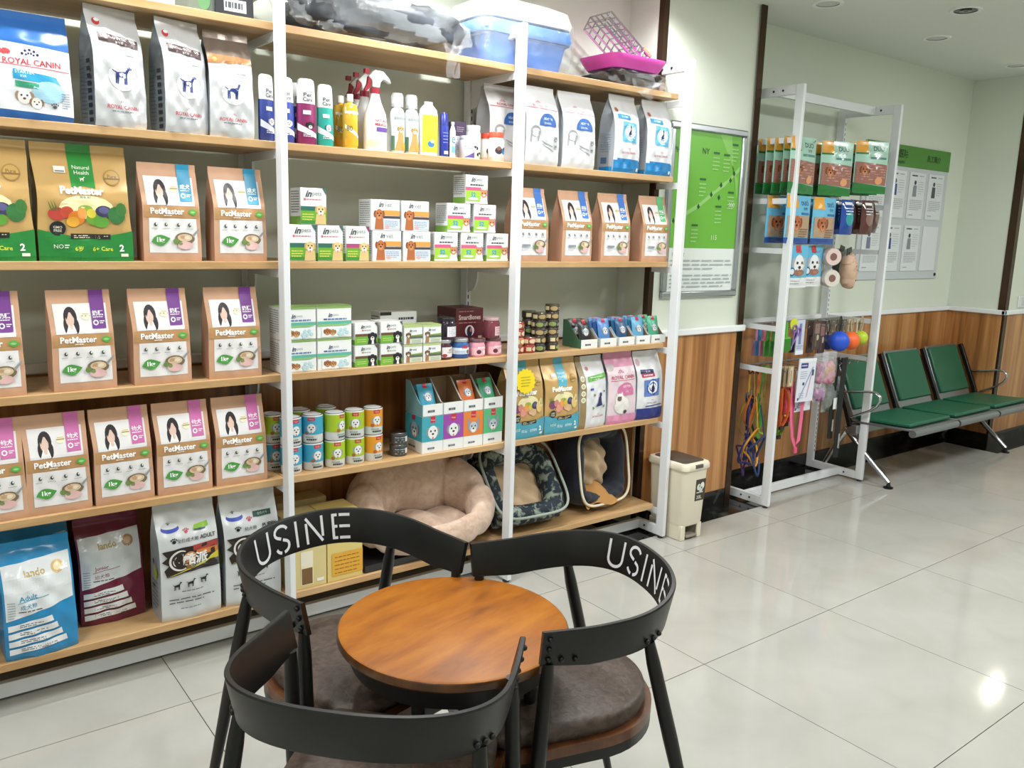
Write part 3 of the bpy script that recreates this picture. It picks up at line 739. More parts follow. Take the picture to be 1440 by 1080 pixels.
PM = [('blue', 4, 203, 284, 366, 'kraft 1 kg bag, blue tab, right of the gold bags', 0.),
      ('blue', 4, 300, 377, 366, 'kraft 1 kg bag, blue tab, next to the white post', .02),
      ('purple', 3, -57, 33, 557, 'kraft 1 kg bag, purple tab, cut by the left picture edge', 0.),
      ('purple', 3, 74, 167, 549, 'kraft 1 kg bag, purple tab, leftmost whole one of its shelf', .02),
      ('purple', 3, 190, 270, 541, 'kraft 1 kg bag, purple tab, middle of the shelf', .0),
      ('purple', 3, 297, 367, 532, 'kraft 1 kg bag, purple tab, beside the white post', -.03),
      ('pink', 2, -53, 37, 735, 'kraft 1 kg bag, pink tab, cut by the left picture edge', 0.),
      ('pink', 2, 41, 130, 722, 'kraft 1 kg bag, pink tab, second of its shelf from the left edge', .0),
      ('pink', 2, 134, 218, 705, 'kraft 1 kg bag, pink tab, third of its shelf from the left edge', .03),
      ('pink', 2, 225, 297, 690, 'kraft 1 kg bag, pink tab, fourth of its shelf from the left edge', .0),
      ('pink', 2, 306, 376, 678, 'kraft 1 kg bag, pink tab, beside the white post', -.02),
      ('cat_blue', 4, 726, 768, 367, 'kraft cat food bag, blue tab, half behind the middle white post', .0),
      ('cat_blue', 4, 790, 830, 368, 'kraft cat food bag, blue tab, between two other blue-tab bags', .02),
      ('cat_blue', 4, 845, 884, 368, 'kraft cat food bag, blue tab, left of the green-tab bag', -.02),
      ('cat_green', 4, 903, 937, 367, 'kraft cat food bag with green tab at the shelf end', .0)]
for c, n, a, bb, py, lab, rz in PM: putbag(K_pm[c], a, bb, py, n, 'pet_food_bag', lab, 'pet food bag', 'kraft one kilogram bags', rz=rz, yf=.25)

# ------------------------------------------------------------------ gold 2 kg bags
def gold(strip, wave, big, line2, seed, w=.262, h=.35, d=.105, dog=True):
    mg = M('#c9a468', .32, metal=.12, bump=.12, bscale=9.)
    b, S = bag(w, h, d, mg, 'gus' if not dog else 'flat', M('#a98a58', .35, metal=.3), .010, .002, seed, pinch=.04)
    k = Kit(); ib = k.add('bag_body', b.mesh('bag_body', 60)); p = Pr(S, w, h, .3)
    p.r(.37, .645, .63, 1., strip); p.p([(.37, .65), (.63, .65), (.63, .625), (.5, .64), (.37, .625)], strip)
    p.t('Natural', .5, .80, .032, '#eef3e6', .2); p.t('Health', .5, .755, .032, '#eef3e6', .2); p.hound(.5, .70, .03, '#eef3e6')
    p.c(.83, .725, .095, '#a8854e'); p.c(.83, .725, .08, '#c4a15e'); p.t('Pure', .83, .735, .03, '#7d5f36', .12, .01); p.r(.74, .705, .92, .72, '#8d6d40')
    p.r(.21, .745, .33, .80, '#efece4'); p.r(.22, .75, .32, .765, '#8b8f95')
    p.t('PetMaster', .48, .60, .066, '#fffdf4', .68, .04); p.ln(.38, .58, .545, 1, .02, '#8f9a88', .018, 3)
    p.e(.52, .46, .30, .10, '#e9dfae')
    for (u, v, a, c_, col) in [(.2, .40, .10, .055, '#b9443a'), (.3, .415, .07, .05, '#c8503c'), (.40, .37, .09, .06, '#e0822e'), (.36, .335, .07, .045, '#e2a53a'), (.50, .45, .08, .03, '#8fb34a'), (.46, .41, .05, .05, '#e39a4e'),
                               (.58, .36, .08, .05, '#6ea23c'), (.66, .34, .09, .05, '#5c9a3a'), (.70, .43, .095, .05, '#3c3a5c'), (.70, .44, .06, .03, '#5a5a86'), (.84, .40, .10, .075, '#35703c'), (.90, .45, .06, .06, '#3f7a3f'), (.56, .41, .05, .04, '#d7c646')]:
        p.e(u, v, a, c_ , col if dog else {'#b9443a': '#7a3f6a', '#c8503c': '#c98a7c', '#e0822e': '#d98a7c', '#e2a53a': '#dd9484', '#6ea23c': '#e0a090', '#5c9a3a': '#d9b48a', '#35703c': '#e0c27a', '#3f7a3f': '#e6cf9a'}.get(col, col), 14)
    for u in (.13, .16, .19, .88, .92): p.p([(u, .43), (u + .02, .43), (u + .03 - .06 * (u < .5), .52)], '#4f7a3c')
    p.q((.0, .0), (1., .0), (1., .27), (.0, .235), wave) if False else None
    o = p.off(); N = 14
    vs = []
    for i in range(N + 1):
        u = i / N; top = .205 + .06 * abs(2 * u - 1) ** 1.5
        for j in range(7): vs.append(p.P(u, top * j / 6, o))
    p.b.add(vs, [(i * 7 + j, (i + 1) * 7 + j, (i + 1) * 7 + j + 1, i * 7 + j + 1) for i in range(N) for j in range(6)], p.mt(wave))
    p.c(.2, .275, .085, '#232326'); p.t('GMO', .2, .287, .022, '#d9d2c0', .12, .01); p.t('FREE', .2, .258, .022, '#d9d2c0', .12, .01)
    p.r(.33, .19, .75, .235, '#2b2a28'); p.ln(.36, .72, .218, 2, .016, '#d8cfae', .007, 2)
    p.t('NO', .20, .125, .034, '#e6f0dc', .1); p.ln(.26, .31, .135, 2, .02, '#e6f0dc', .01, 1)
    p.t(big, .41, .105, .045, '#d6e24a' if dog else '#bfe6ee', .2, .02); p.t(line2, .66, .105, .036, '#d6e24a' if dog else '#e9f7fa', .22, .01)
    p.t('2', .87, .115, .06, '#ffffff', .1, .03); p.r(.86, .04, .94, .065, '#e8ecd8')
    k.add('front_print', p.mesh(), ib); k.d = d; return k, S
kg, _ = gold('#2f8a3c', '#26823a', '6岁', '6+ Care', 2)
putbag(kg, 55, 188, 367, 4, 'gold_food_bag', 'large gold bag with green base, whole, standing by blue-tab bags', 'pet food bag', 'gold two kilogram bags', yf=.255)
putbag(kg, -90, 43, 367, 4, 'gold_food_bag', 'large gold bag with green base cut by the left picture edge', 'pet food bag', 'gold two kilogram bags', yf=.255)
kg2, S2 = gold('#5bb4cf', '#4ea3bb', '成猫', '全价猫粮', 6, w=.204, h=.345, d=.095, dog=False)
g1 = putbag(kg2, 713, 762, 616, 2, 'gold_cat_food_bag', 'gold bag with teal base and yellow starburst sticker', 'pet food bag', 'gold cat food bags', yf=.25, rz=.03)
putbag(kg2, 764, 811, 608, 2, 'gold_cat_food_bag', 'gold bag with teal base and no sticker', 'pet food bag', 'gold cat food bags', yf=.25)
# yellow starburst sticker on the first one
b = MB(); pts = []
for i in range(32): a = 2 * PI * i / 32; r_ = .058 if i % 2 else .05; pts.append((r_ * math.cos(a), r_ * math.sin(a)))
b.prism([(x, z) for x, z in pts], .002, M('#f2d51d', .5), lambda a, c, d: (a, -d, c))
st = b.obj('starburst_sticker', g1); st.location = (-.02, -.062, .262); st.rotation_euler = (-.12, 0, 0)
b2 = Pr(lambda u, v: ((u - .5) * .09, -.0022, (v - .5) * .09), .09, .09); b2.ln(.2, .8, .7, 4, .14, '#a8a020', .04, 3)
o = bpy.data.objects.new('sticker_print', b2.mesh()); COL.objects.link(o); o.parent = st

# ------------------------------------------------------------------ foil veterinary bags, upper shelf
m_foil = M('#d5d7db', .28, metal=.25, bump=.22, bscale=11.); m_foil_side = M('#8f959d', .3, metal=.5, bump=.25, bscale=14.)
def crown(p, cu, cv, r, col):
    for i in range(5): a = math.radians(30 + 30 * i); p.c(cu + r * math.cos(a), cv + r * math.sin(a) * p.w / p.h, r * .16, col, n=8)
    for i in range(4): a = math.radians(45 + 30 * i); p.c(cu + r * .62 * math.cos(a), cv + r * .62 * math.sin(a) * p.w / p.h, r * .12, col, n=8)
def vet(w, h, d, seed, kind):
    top = {'brown': M('#8c8078', .3, metal=.4, bump=.25, bscale=11.)}.get(kind, m_foil)
    b, S = bag(w, h, d, m_foil, 'gus', m_foil_side, .012, .0035, seed, pinch=.03)
    k = Kit(); ib = k.add('bag_body', b.mesh('bag_body', 60)); p = Pr(S, w, h, .32, bump=.06)
    if kind == 'brown':
        p.r(0, .76, 1, 1., M('#877a70', .3, metal=.45, bump=.2, bscale=11.)); p.q((0, .68), (1, .70), (1, .76), (0, .77), '#a5744a'); p.c(.15, .72, .05, '#c89a62')
    elif kind == 'silver':
        p.r(.14, .80, .86, .90, '#4d3d3c') if False else p.q((.14, .70), (.9, .66), (.9, .735), (.14, .775), '#4c3b3b')
        p.t('GASTRO INTESTINAL', .52, .733, .024, '#e6e0de', .66, .01, rot=-.07); p.t('处方粮', .52, .70, .022, '#e6e0de', .3)
        p.c(.18, .86, .07, '#c23b44'); p.e(.2, .875, .05, .015, '#e8e8ea')
    p.ln(.62, .85, .60, 1, .02, '#8d93a0', .008, 4)
    p.c(.52, .42, .27, '#dfe2e8'); p.hound(.52, .43, .19, '#2a3a7c')
    crown(p, .5, .195, .055, '#b8434c'); p.t('ROYAL CANIN', .5, .165, .034, '#b33a44', .6, .015); p.ln(.28, .72, .13, 1, .01, '#7d8088', .010, 3)
    k.add('front_print', p.mesh(), ib)
    if kind == 'silver':   # black pictures down the side panel
        q = Pr(lambda u, v: (-w / 2 - .0008, d / 2 * (1 - 2 * u) * .9, v * h * .6), d, h * .6, .35); R = random.Random(5)
        for i in range(9): q.r(.62, .05 + i * .10, .9, .11 + i * .10, '#2c2f36')
        q.ln(.08, .5, .95, 16, .055, '#5d6673', .012, 4)
        k.add('side_print', q.mesh(), ib)
    k.d = d; return k
kv1 = vet(.155, .352, .10, 3, 'silver'); kv2 = vet(.146, .335, .10, 9, 'brown')
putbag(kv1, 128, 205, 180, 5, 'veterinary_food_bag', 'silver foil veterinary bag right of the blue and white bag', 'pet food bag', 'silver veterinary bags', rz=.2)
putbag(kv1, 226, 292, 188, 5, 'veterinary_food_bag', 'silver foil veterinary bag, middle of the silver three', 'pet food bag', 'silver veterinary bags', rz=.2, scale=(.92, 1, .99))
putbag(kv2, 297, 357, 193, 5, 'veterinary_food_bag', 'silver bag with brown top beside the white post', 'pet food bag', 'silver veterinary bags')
def starter():
    w, h, d = .212, .30, .095
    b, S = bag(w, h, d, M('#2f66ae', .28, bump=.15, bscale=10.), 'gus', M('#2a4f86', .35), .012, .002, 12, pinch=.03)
    k = Kit(); ib = k.add('bag_body', b.mesh('bag_body', 60)); p = Pr(S, w, h, .33)
    p.q((0, .08), (1, .05), (1, .655), (0, .70), '#e9ecf1')
    p.e(.2, .60, .07, .03, '#d6515a'); crown(p, .5, .555, .11, '#2c2f6d'); p.t('ROYAL CANIN', .52, .52, .056, '#cf3e49', .72, .015); p.q((.02, .49), (.98, .46), (.98, .468), (.02, .498), '#cf5560')
    p.q((.28, .36), (.86, .33), (.80, .405), (.28, .45), '#2f9ccd'); p.t('STARTER', .42, .425, .03, '#e6f6ff', .26, .01); p.t('奶糕', .40, .387, .025, '#e6f6ff', .2)
    p.q((.3, .29), (.58, .28), (.58, .33), (.3, .345), '#3f9d7c'); p.e(.70, .26, .20, .10, '#a9d6ec')
    p.dog(.40, .20, .10, '#ece8e2', '#5b4a40', '#a08a78', False); p.dog(.54, .15, .08, '#e5dcd0', '#5b4a40', '#8a6a50', False); p.paw(.76, .14, .05, '#565a66'); p.ln(.85, .95, .26, 7, .022, '#7d8796', .008, 2)
    k.add('front_print', p.mesh(), ib); k.d = d; return k
putbag(starter(), -10, 102, 168, 5, 'puppy_food_bag', 'blue and white puppy food bag at the top left shelf', 'pet food bag')

# ------------------------------------------------------------------ bottom shelf bags, first bay
def lando(col, title, sub, colt, seed, mirror=False):
    w, h, d = .205, .37, .11
    b, S = bag(w, h, d, M(col, .22, coat=.3, bump=.18, bscale=8.), 'gus', M(col, .3, bump=.2, bscale=10.), .016, .0035, seed, pinch=.02)
    k = Kit(); ib = k.add('bag_body', b.mesh('bag_body', 60)); p = Pr(S, w, h, .2, coat=.2, bump=.12)
    g = '#dfe3e6'
    p.q((.03, .36), (.97, .47), (.97, .86), (.03, .82), g); p.r(.06, .40, .94, .80, g) if False else None
    p.t('lando', .46, .745, .055, '#b9a263', .34, .03, rot=.05); p.c(.78, .755, .09, '#d6b77c' if not mirror else '#b98e6c'); p.c(.78, .755, .055, '#efe0bb' if not mirror else '#d8b89a')
    p.t(title, .34, .545, .045, colt, .42, .02, rot=.06); p.q((.2, .505), (.62, .535), (.62, .541), (.2, .511), colt); p.t(sub, .34, .47, .04, colt, .4, .0, rot=.06); p.ln(.2, .68, .43, 1, .01, '#3d3f44', .008, 2); p.ln(.06, .16, .52, 7, .022, '#9aa2a8', .008, 6)
    for i in range(4):
        v0 = .27 - i * .07; u1 = .66 + i * .06
        p.q((.05, v0), (u1, v0 + .035), (u1 - .02, v0 + .088), (.05, v0 + .05), '#e6e8ea'); p.ln(.2, u1 - .14, v0 + .045, 2, .016, '#70757c', .008, i)
    k.add('front_print', p.mesh(), ib); k.d = d; return k
kb = lando('#2188bf', 'Adult', '成犬粮', '#3d94b8', 2); kr = lando('#6d1c38', 'Junior', '幼犬粮', '#a0546c', 5, True)
putbag(kb, 6, 112, 920, 1, 'adult_dog_food_bag', 'shiny blue and white bag in front at the lower left', 'pet food bag', 'blue dog food bags', yf=.246, rz=.04)
putbag(kb, 14, 102, 890, 1, 'adult_dog_food_bag', 'blue and white bag hidden behind the front blue one', 'pet food bag', 'blue dog food bags', yf=.40, rz=-.02, scale=(1, 1, 1.04))
putbag(kr, 115, 205, 872, 1, 'junior_dog_food_bag', 'maroon and silver bag set back between blue and white bags', 'pet food bag', 'maroon dog food bags', yf=.365)
putbag(kr, -95, 4, 905, 1, 'junior_dog_food_bag', 'maroon bag edge at the left picture edge behind blue bags', 'pet food bag', 'maroon dog food bags', yf=.43)
def kupai(kind, seed):
    w, h, d = .203, .41, .12
    b, S = bag(w, h, d, M('#d3d6d9', .27, metal=.15, bump=.12, bscale=10.), 'gus', M('#b7bcc2', .3, metal=.2, bump=.2, bscale=12.), .01, .0025, seed, pinch=.02)
    k = Kit(); ib = k.add('bag_body', b.mesh('bag_body', 60)); p = Pr(S, w, h, .3)
    p.e(.22, .795, .15, .032, '#3b4fae', 16); p.e(.22, .815, .14, .022, '#d9dde2', 16); p.paw(.20, .835, .03, '#4c5a64')
    p.paw(.47, .765, .055, '#c43c62'); p.paw(.25, .70, .06, '#1d1d20')
    if kind == 'ADULT': p.q((.58, .765), (.86, .775), (.84, .815), (.62, .80), '#86b52f'); p.r(.6, .755, .8, .768, '#3a4a58')
    else: p.r(.55, .775, .88, .82, '#2c4a42'); p.t('全价犬粮', .715, .797, .022, '#b9d0c4', .28)
    p.t('全价成犬粮' if kind == 'ADULT' else '幼犬粮', .48 if kind == 'ADULT' else .47, .695, .034, '#2a2a2e', .36); p.t(kind, .82, .70, .034, '#1f1f22', .27, .02)
    # brush-stroke picture block
    blk = '#2a221d'
    p.p([(.04, .62), (.30, .635), (.99, .655), (.99, .43), (.60, .43), (.10, .40), (.06, .46), (.14, .50), (.03, .535), (.12, .57)], blk)
    p.q((.55, .60), (.98, .60), (.98, .65), (.55, .645), '#9c3a34'); p.q((.6, .56), (.98, .55), (.98, .60), (.6, .60), '#c87a34'); p.q((.1, .405), (.5, .44), (.98, .56), (.98, .50), '#c9bf3a'); p.q((.25, .42), (.6, .44), (.98, .50), (.98, .44), '#5d5a78')
    for (u, v, a, c_, col) in [(.3, .52, .12, .06, '#7c4a2c'), (.5, .55, .1, .05, '#c9884e'), (.42, .47, .12, .03, '#8a6a3a')]: p.e(u, v, a, c_, col)
    p.e(.33, .53, .19, .088, '#d9d6d4', 24, 60, 300); p.e(.35, .53, .175, .076, blk, 24, 60, 300)
    p.t('酷派', .58, .535, .105, '#eceae8', .62, .035); p.t('COOLPAI', .62, .475, .02, '#d9d0b0', .3)
    for i in range(3): p.hound(.26 + .22 * i, .315 + .012 * i, .075, '#1e1e20')
    p.ln(.32, .7, .265, 1, .02, '#6a6c70', .008, 1); p.ln(.12, .86, .20, 2, .03, '#54565a', .010, 2); p.ln(.3, .66, .11, 1, .03, '#6a6c70', .008, 3)
    k.add('front_print', p.mesh(), ib)
    q = Pr(lambda u, v: (-w / 2 - .0012, d / 2 * (1 - 2 * u) * .9, v * h * .55), d, h * .55, .35)
    q.e(.6, .75, .22, .10, '#9ba63c', 10); q.c(.45, .92, .09, '#26262a'); q.ln(.15, .8, .6, 7, .07, '#4a4c50', .02, 3); q.r(.2, .5, .5, .54, '#26262a'); k.add('side_print', q.mesh(), ib)
    k.d = d; return k
putbag(kupai('ADULT', 4), 226, 313, 866, 1, 'adult_dog_food_bag', 'silver bag with a dark picture block and ADULT print', 'pet food bag', 'silver dog food bags', yf=.248)
putbag(kupai('PUPPY', 8), 319, 396, 848, 1, 'puppy_food_bag', 'silver bag with PUPPY print half behind the chair back', 'pet food bag', 'silver dog food bags', yf=.246, rz=-.03)

# ------------------------------------------------------------------ third bay, top: cat food bags
def indoor(seed):
    w, h, d = .185, .325, .10
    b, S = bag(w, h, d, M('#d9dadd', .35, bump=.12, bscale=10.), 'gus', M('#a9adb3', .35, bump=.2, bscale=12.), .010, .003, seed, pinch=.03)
    k = Kit(); ib = k.add('bag_body', b.mesh('bag_body', 60)); p = Pr(S, w, h, .35)
    crown(p, .40, .765, .07, '#c0505a'); p.t('ROYAL CANIN', .5, .745, .034, '#c0505a', .75, .01); p.q((.03, .715), (.97, .70), (.97, .707), (.03, .722), '#c86a70')
    p.e(.62, .50, .27, .155, '#3063ad', 20, 0, 180); p.r(.35, .495, .89, .50, '#3063ad'); p.t('INDOOR', .62, .585, .03, '#e4ecf8', .34, .01); p.t('室内成猫粮', .62, .53, .026, '#e4ecf8', .4)
    c_ = '#9a9da2'
    p.e(.25, .42, .13, .07, c_); p.e(.26, .405, .11, .055, '#d9dadd'); p.q((.10, .28), (.14, .28), (.18, .42), (.14, .43), c_); p.q((.30, .30), (.34, .30), (.38, .42), (.33, .43), c_); p.q((.42, .30), (.75, .24), (.75, .25), (.42, .31), c_); p.q((.46, .26), (.8, .18), (.8, .19), (.46, .27), c_)
    p.cat(.86, .34, .06, '#8b8e94'); p.cat(.86, .24, .05, '#8b8e94')
    k.add('front_print', p.mesh(), ib); k.d = d; return k
ki = indoor(3)
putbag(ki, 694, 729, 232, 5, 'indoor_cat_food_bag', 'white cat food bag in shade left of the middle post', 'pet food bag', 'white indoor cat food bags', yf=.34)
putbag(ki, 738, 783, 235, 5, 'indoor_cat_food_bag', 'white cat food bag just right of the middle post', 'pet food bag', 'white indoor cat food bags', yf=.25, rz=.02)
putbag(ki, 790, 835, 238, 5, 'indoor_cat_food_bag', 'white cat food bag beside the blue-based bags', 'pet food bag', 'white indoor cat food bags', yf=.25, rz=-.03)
def dental(seed):
    w, h, d = .17, .345, .10
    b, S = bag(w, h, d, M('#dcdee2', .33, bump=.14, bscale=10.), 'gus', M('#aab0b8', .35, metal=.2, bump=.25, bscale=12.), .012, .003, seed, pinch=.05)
    k = Kit(); ib = k.add('bag_body', b.mesh('bag_body', 60)); p = Pr(S, w, h, .3)
    p.r(0, 0, 1, .155, '#1d7fbe'); p.q((.12, .155), (.95, .145), (.95, .17), (.12, .18), '#1d7fbe'); p.c(.15, .80, .06, '#b86a54'); p.q((.12, .685), (.60, .675), (.60, .735), (.12, .745), '#2f86b4'); p.t('处方猫粮', .36, .71, .03, '#e3eef6', .4)
    p.q((.26, .40), (.82, .385), (.84, .64), (.28, .655), '#5fb2d6'); p.c(.56, .52, .22, '#e8eef3'); p.c(.56, .52, .195, '#7ec2de', ) ; p.c(.56, .52, .17, '#e8eef3')
    p.e(.55, .49, .06, .05, '#22285a'); p.q((.53, .50), (.60, .50), (.585, .575), (.555, .575), '#22285a'); p.e(.572, .585, .03, .018, '#22285a')
    crown(p, .5, .29, .05, '#b8434c'); p.t('ROYAL CANIN', .5, .255, .026, '#b33a44', .5, .01); p.r(.86, .03, .94, .07, '#dfe9f2')
    k.add('front_print', p.mesh(), ib)
    q = Pr(lambda u, v: (-w / 2 - .0012, d / 2 * (1 - 2 * u) * .9, v * h * .55), d, h * .55, .35); q.r(.2, .2, .6, .34, '#4a6a8c'); q.ln(.15, .85, .9, 8, .06, '#8d96a2', .016, 3); q.r(.1, 0, 1, .12, '#1d7fbe'); k.add('side_print', q.mesh(), ib)
    k.d = d; return k
kd = dental(5)
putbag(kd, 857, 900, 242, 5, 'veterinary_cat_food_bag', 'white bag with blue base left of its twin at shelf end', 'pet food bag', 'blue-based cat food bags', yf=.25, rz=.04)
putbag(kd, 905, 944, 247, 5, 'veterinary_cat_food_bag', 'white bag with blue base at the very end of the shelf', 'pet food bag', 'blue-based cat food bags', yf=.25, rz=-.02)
# ------------------------------------------------------------------ third bay, fourth shelf down: cat food bags
def rc_low(kind, seed):
    w, h, d = (.178, .34, .10) if kind != 'pink' else (.19, .345, .10)
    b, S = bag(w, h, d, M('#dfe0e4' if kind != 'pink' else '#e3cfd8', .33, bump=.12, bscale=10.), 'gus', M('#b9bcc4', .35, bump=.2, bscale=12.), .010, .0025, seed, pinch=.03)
    k = Kit(); ib = k.add('bag_body', b.mesh('bag_body', 60)); p = Pr(S, w, h, .32)
    if kind == 'green':
        p.r(.0, .0, .2, 1., '#94805a')
        for v in (.70, .60, .50, .41): p.c(.1, v, .075, '#e6e4d2'); p.c(.1, v, .04, '#b8bd86')
        p.c(.32, .83, .05, '#a65a50'); p.q((.28, .655), (.97, .69), (.97, .755), (.28, .725), '#6ab54a'); p.ln(.36, .86, .712, 2, .03, '#e8f4e0', .012, 4)
        p.r(.32, .535, .46, .565, '#3a5aa0'); p.cat(.50, .46, .04, '#5a5c62'); p.cat(.90, .5, .03, '#5a5c62'); p.p([(.55, .30), (.80, .31), (.76, .37), (.72, .45), (.66, .44), (.62, .36)], '#2b2f66'); p.e(.72, .465, .05, .028, '#2b2f66')
        p.p([(.42, .26), (.5, .28), (.42, .31)], '#5c9a5a'); p.p([(.9, .27), (.82, .29), (.9, .32)], '#5c9a5a'); p.t('ROYAL CANIN', .64, .165, .024, '#b33a44', .5, .01); crown(p, .64, .18, .04, '#b33a44')
    elif kind == 'pink':
        p.r(0, .80, 1, 1., '#d993b3'); p.e(.1, .80, .16, .05, '#b7aab0'); crown(p, .45, .70, .10, '#b7425a'); p.t('ROYAL CANIN', .52, .66, .05, '#c0405a', .82, .012); p.r(.08, .612, .95, .62, '#c0607a')
        p.e(.58, .44, .30, .145, '#d57aa6', 20, 0, 180); p.r(.3, .40, .88, .44, '#d57aa6'); p.t('KITTEN', .62, .53, .034, '#fbe9f1', .36, .01); p.t('幼猫粮', .66, .455, .036, '#fbe9f1', .34)
        p.e(.46, .26, .26, .12, '#e9e5e2'); p.e(.36, .36, .15, .075, '#efecea'); p.cat(.36, .37, .13, '#e9e4e0'); p.e(.35, .36, .07, .035, '#6a5f5c', 10); p.e(.56, .17, .07, .03, '#4a4446', 8); p.r(0, 0, 1, .13, '#d98fb2')
    else:
        p.e(.12, .84, .07, .05, '#c9a5ae'); p.q((.12, .68), (.62, .68), (.62, .735), (.12, .74), '#28285e'); p.q((.16, .625), (.66, .63), (.64, .68), (.14, .68), '#c0405a'); p.t('处方粮', .40, .71, .03, '#e6e8f2', .3); p.ln(.22, .6, .655, 1, .02, '#f2d5dc', .02, 4)
        p.q((.24, .34), (.82, .345), (.86, .60), (.22, .585), '#5f7fc0'); p.c(.56, .475, .235, '#2d4a94'); p.c(.56, .475, .19, '#e9edf5'); p.e(.56, .45, .06, .055, '#1c1f4a'); p.q((.535, .45), (.605, .45), (.59, .535), (.56, .535), '#1c1f4a'); p.e(.575, .545, .03, .018, '#1c1f4a')
        crown(p, .55, .27, .045, '#b8434c'); p.t('ROYAL CANIN', .55, .245, .022, '#7a3a44', .5, .01); p.r(0, 0, 1, .17, '#24307c'); p.q((.3, .19), (.95, .20), (.95, .215), (.3, .205), '#24307c')
    k.add('front_print', p.mesh(), ib); k.d = d; return k
putbag(rc_low('green', 3), 813, 849, 600, 2, 'cat_food_bag', 'white cat food bag with olive stripe and green band', 'pet food bag', yf=.25, rz=.06)
putbag(rc_low('pink', 4), 851, 893, 592, 2, 'kitten_food_bag', 'pink and white kitten food bag with crown emblem', 'pet food bag', yf=.25)
putbag(rc_low('blue', 6), 893, 929, 588, 2, 'urinary_cat_food_bag', 'white bag with navy base at the shelf end', 'pet food bag', yf=.25, rz=-.02)

# ================================================================== bottles and jars (second bay, fifth shelf)
def wrap(r, z0, z1, sy=1., span=150, sx=1.):
    """label surface round a lathe body, facing -y"""
    a0 = math.radians(-90 - span / 2); a1 = math.radians(-90 + span / 2)
    return lambda u, v: (r * sx * math.cos(a0 + (a1 - a0) * u), r * sy * math.sin(a0 + (a1 - a0) * u), z0 + (z1 - z0) * v)
def bottle(prof, mat, capprof, capmat, sy=.6, n=24):
    k = Kit(); ib = k.add('bottle_body', MB().lathe(prof, mat, n, sy=sy).mesh('bottle_body', 50))
    if capprof: k.add('cap', MB().lathe(capprof, capmat, n, sy=sy).mesh('cap', 50))
    k.d = 2 * max(r for r, z in prof) * sy; k.ib = ib; return k
def shampoo(col, dog, earc):
    k = bottle([(.027, 0), (.032, .006), (.0315, .09), (.030, .135)], M(col, .3), [(.0302, .1352), (.0285, .19), (.026, .212), (.019, .217)], M('#e6e8ea', .35))
    p = Pr(wrap(.032, .02, .13, .6), .075, .11, .35, cell=.006); p.q((.0, .25), (.98, .0), (1, .12), (.02, .46), '#dfe2ec'); p.dog(.58, .40, .17, dog, '#15151a', earc, False)
    p.ln(.3, .8, .12, 2, .05, '#eef0f4', .02, 2); p.r(.3, .72, .6, .84, '#e8eaf0')
    k.add('label_print', p.mesh(), k.ib)
    q = Pr(wrap(.0305, .137, .18, .6), .07, .045, .35, cell=.006); q.t('Pet', .5, .62, .3, '#3f434a', .4, .01); q.t('Care', .5, .28, .3, '#3f434a', .4, .01); k.add('cap_print', q.mesh()); return k
ks = [shampoo('#3a4a98', '#e6e2ee', '#b9b2d2'), shampoo('#8a2a62', '#1d1b20', '#0f0e12'), shampoo('#2fa89c', '#e9ecee', '#3f464c')]
def put5(k, a, b_, py, lab, cat='bottle', name='bottle', yf=.25, n=5, grp='grooming bottles on the shelf', rz=0., **kw): return k.put(name, spot(a, b_, py, n, k.d, yf), lab, cat, grp, rz=rz, **kw)
put5(ks[0], 368, 388, 197, 'blue shampoo bottle left of the white post', name='shampoo_bottle', rz=.4)
put5(ks[0], 393, 416, 200, 'blue shampoo bottle half behind the white post', name='shampoo_bottle')
put5(ks[0], 412, 432, 199, 'blue shampoo bottle tucked behind the maroon one', name='shampoo_bottle', yf=.33)
put5(ks[1], 420, 448, 204, 'maroon shampoo bottle with a black dog picture', name='shampoo_bottle', scale=(1.12, 1, 1.02))
put5(ks[2], 449, 472, 206, 'teal shampoo bottle with a husky picture', name='shampoo_bottle', scale=.97)
def yellow_bottle():
    k = bottle([(.026, 0), (.029, .004), (.029, .14), (.024, .155), (.010, .16), (.010, .166)], M('#e3b53a', .12, coat=.5), [(.012, .165), (.012, .19)], M('#ecece6', .4), sy=.7)
    p = Pr(wrap(.029, .01, .13, .7), .07, .12, .4, cell=.006); p.q((.1, .5), (.95, .2), (.95, .30), (.1, .62), '#f6efd8'); p.r(.1, .92, .95, 1., '#f3efe2'); p.t('80', .35, .5, .16, '#7a6a3a', .3, .02); p.r(.1, .0, .95, .2, '#e9a41e')
    k.add('label_print', p.mesh(), k.ib); return k
ky = yellow_bottle(); put5(ky, 474, 492, 206, 'yellow bottle with white cap, the one half hidden behind', yf=.31); put5(ky, 485, 507, 208, 'yellow bottle with white cap, in front')
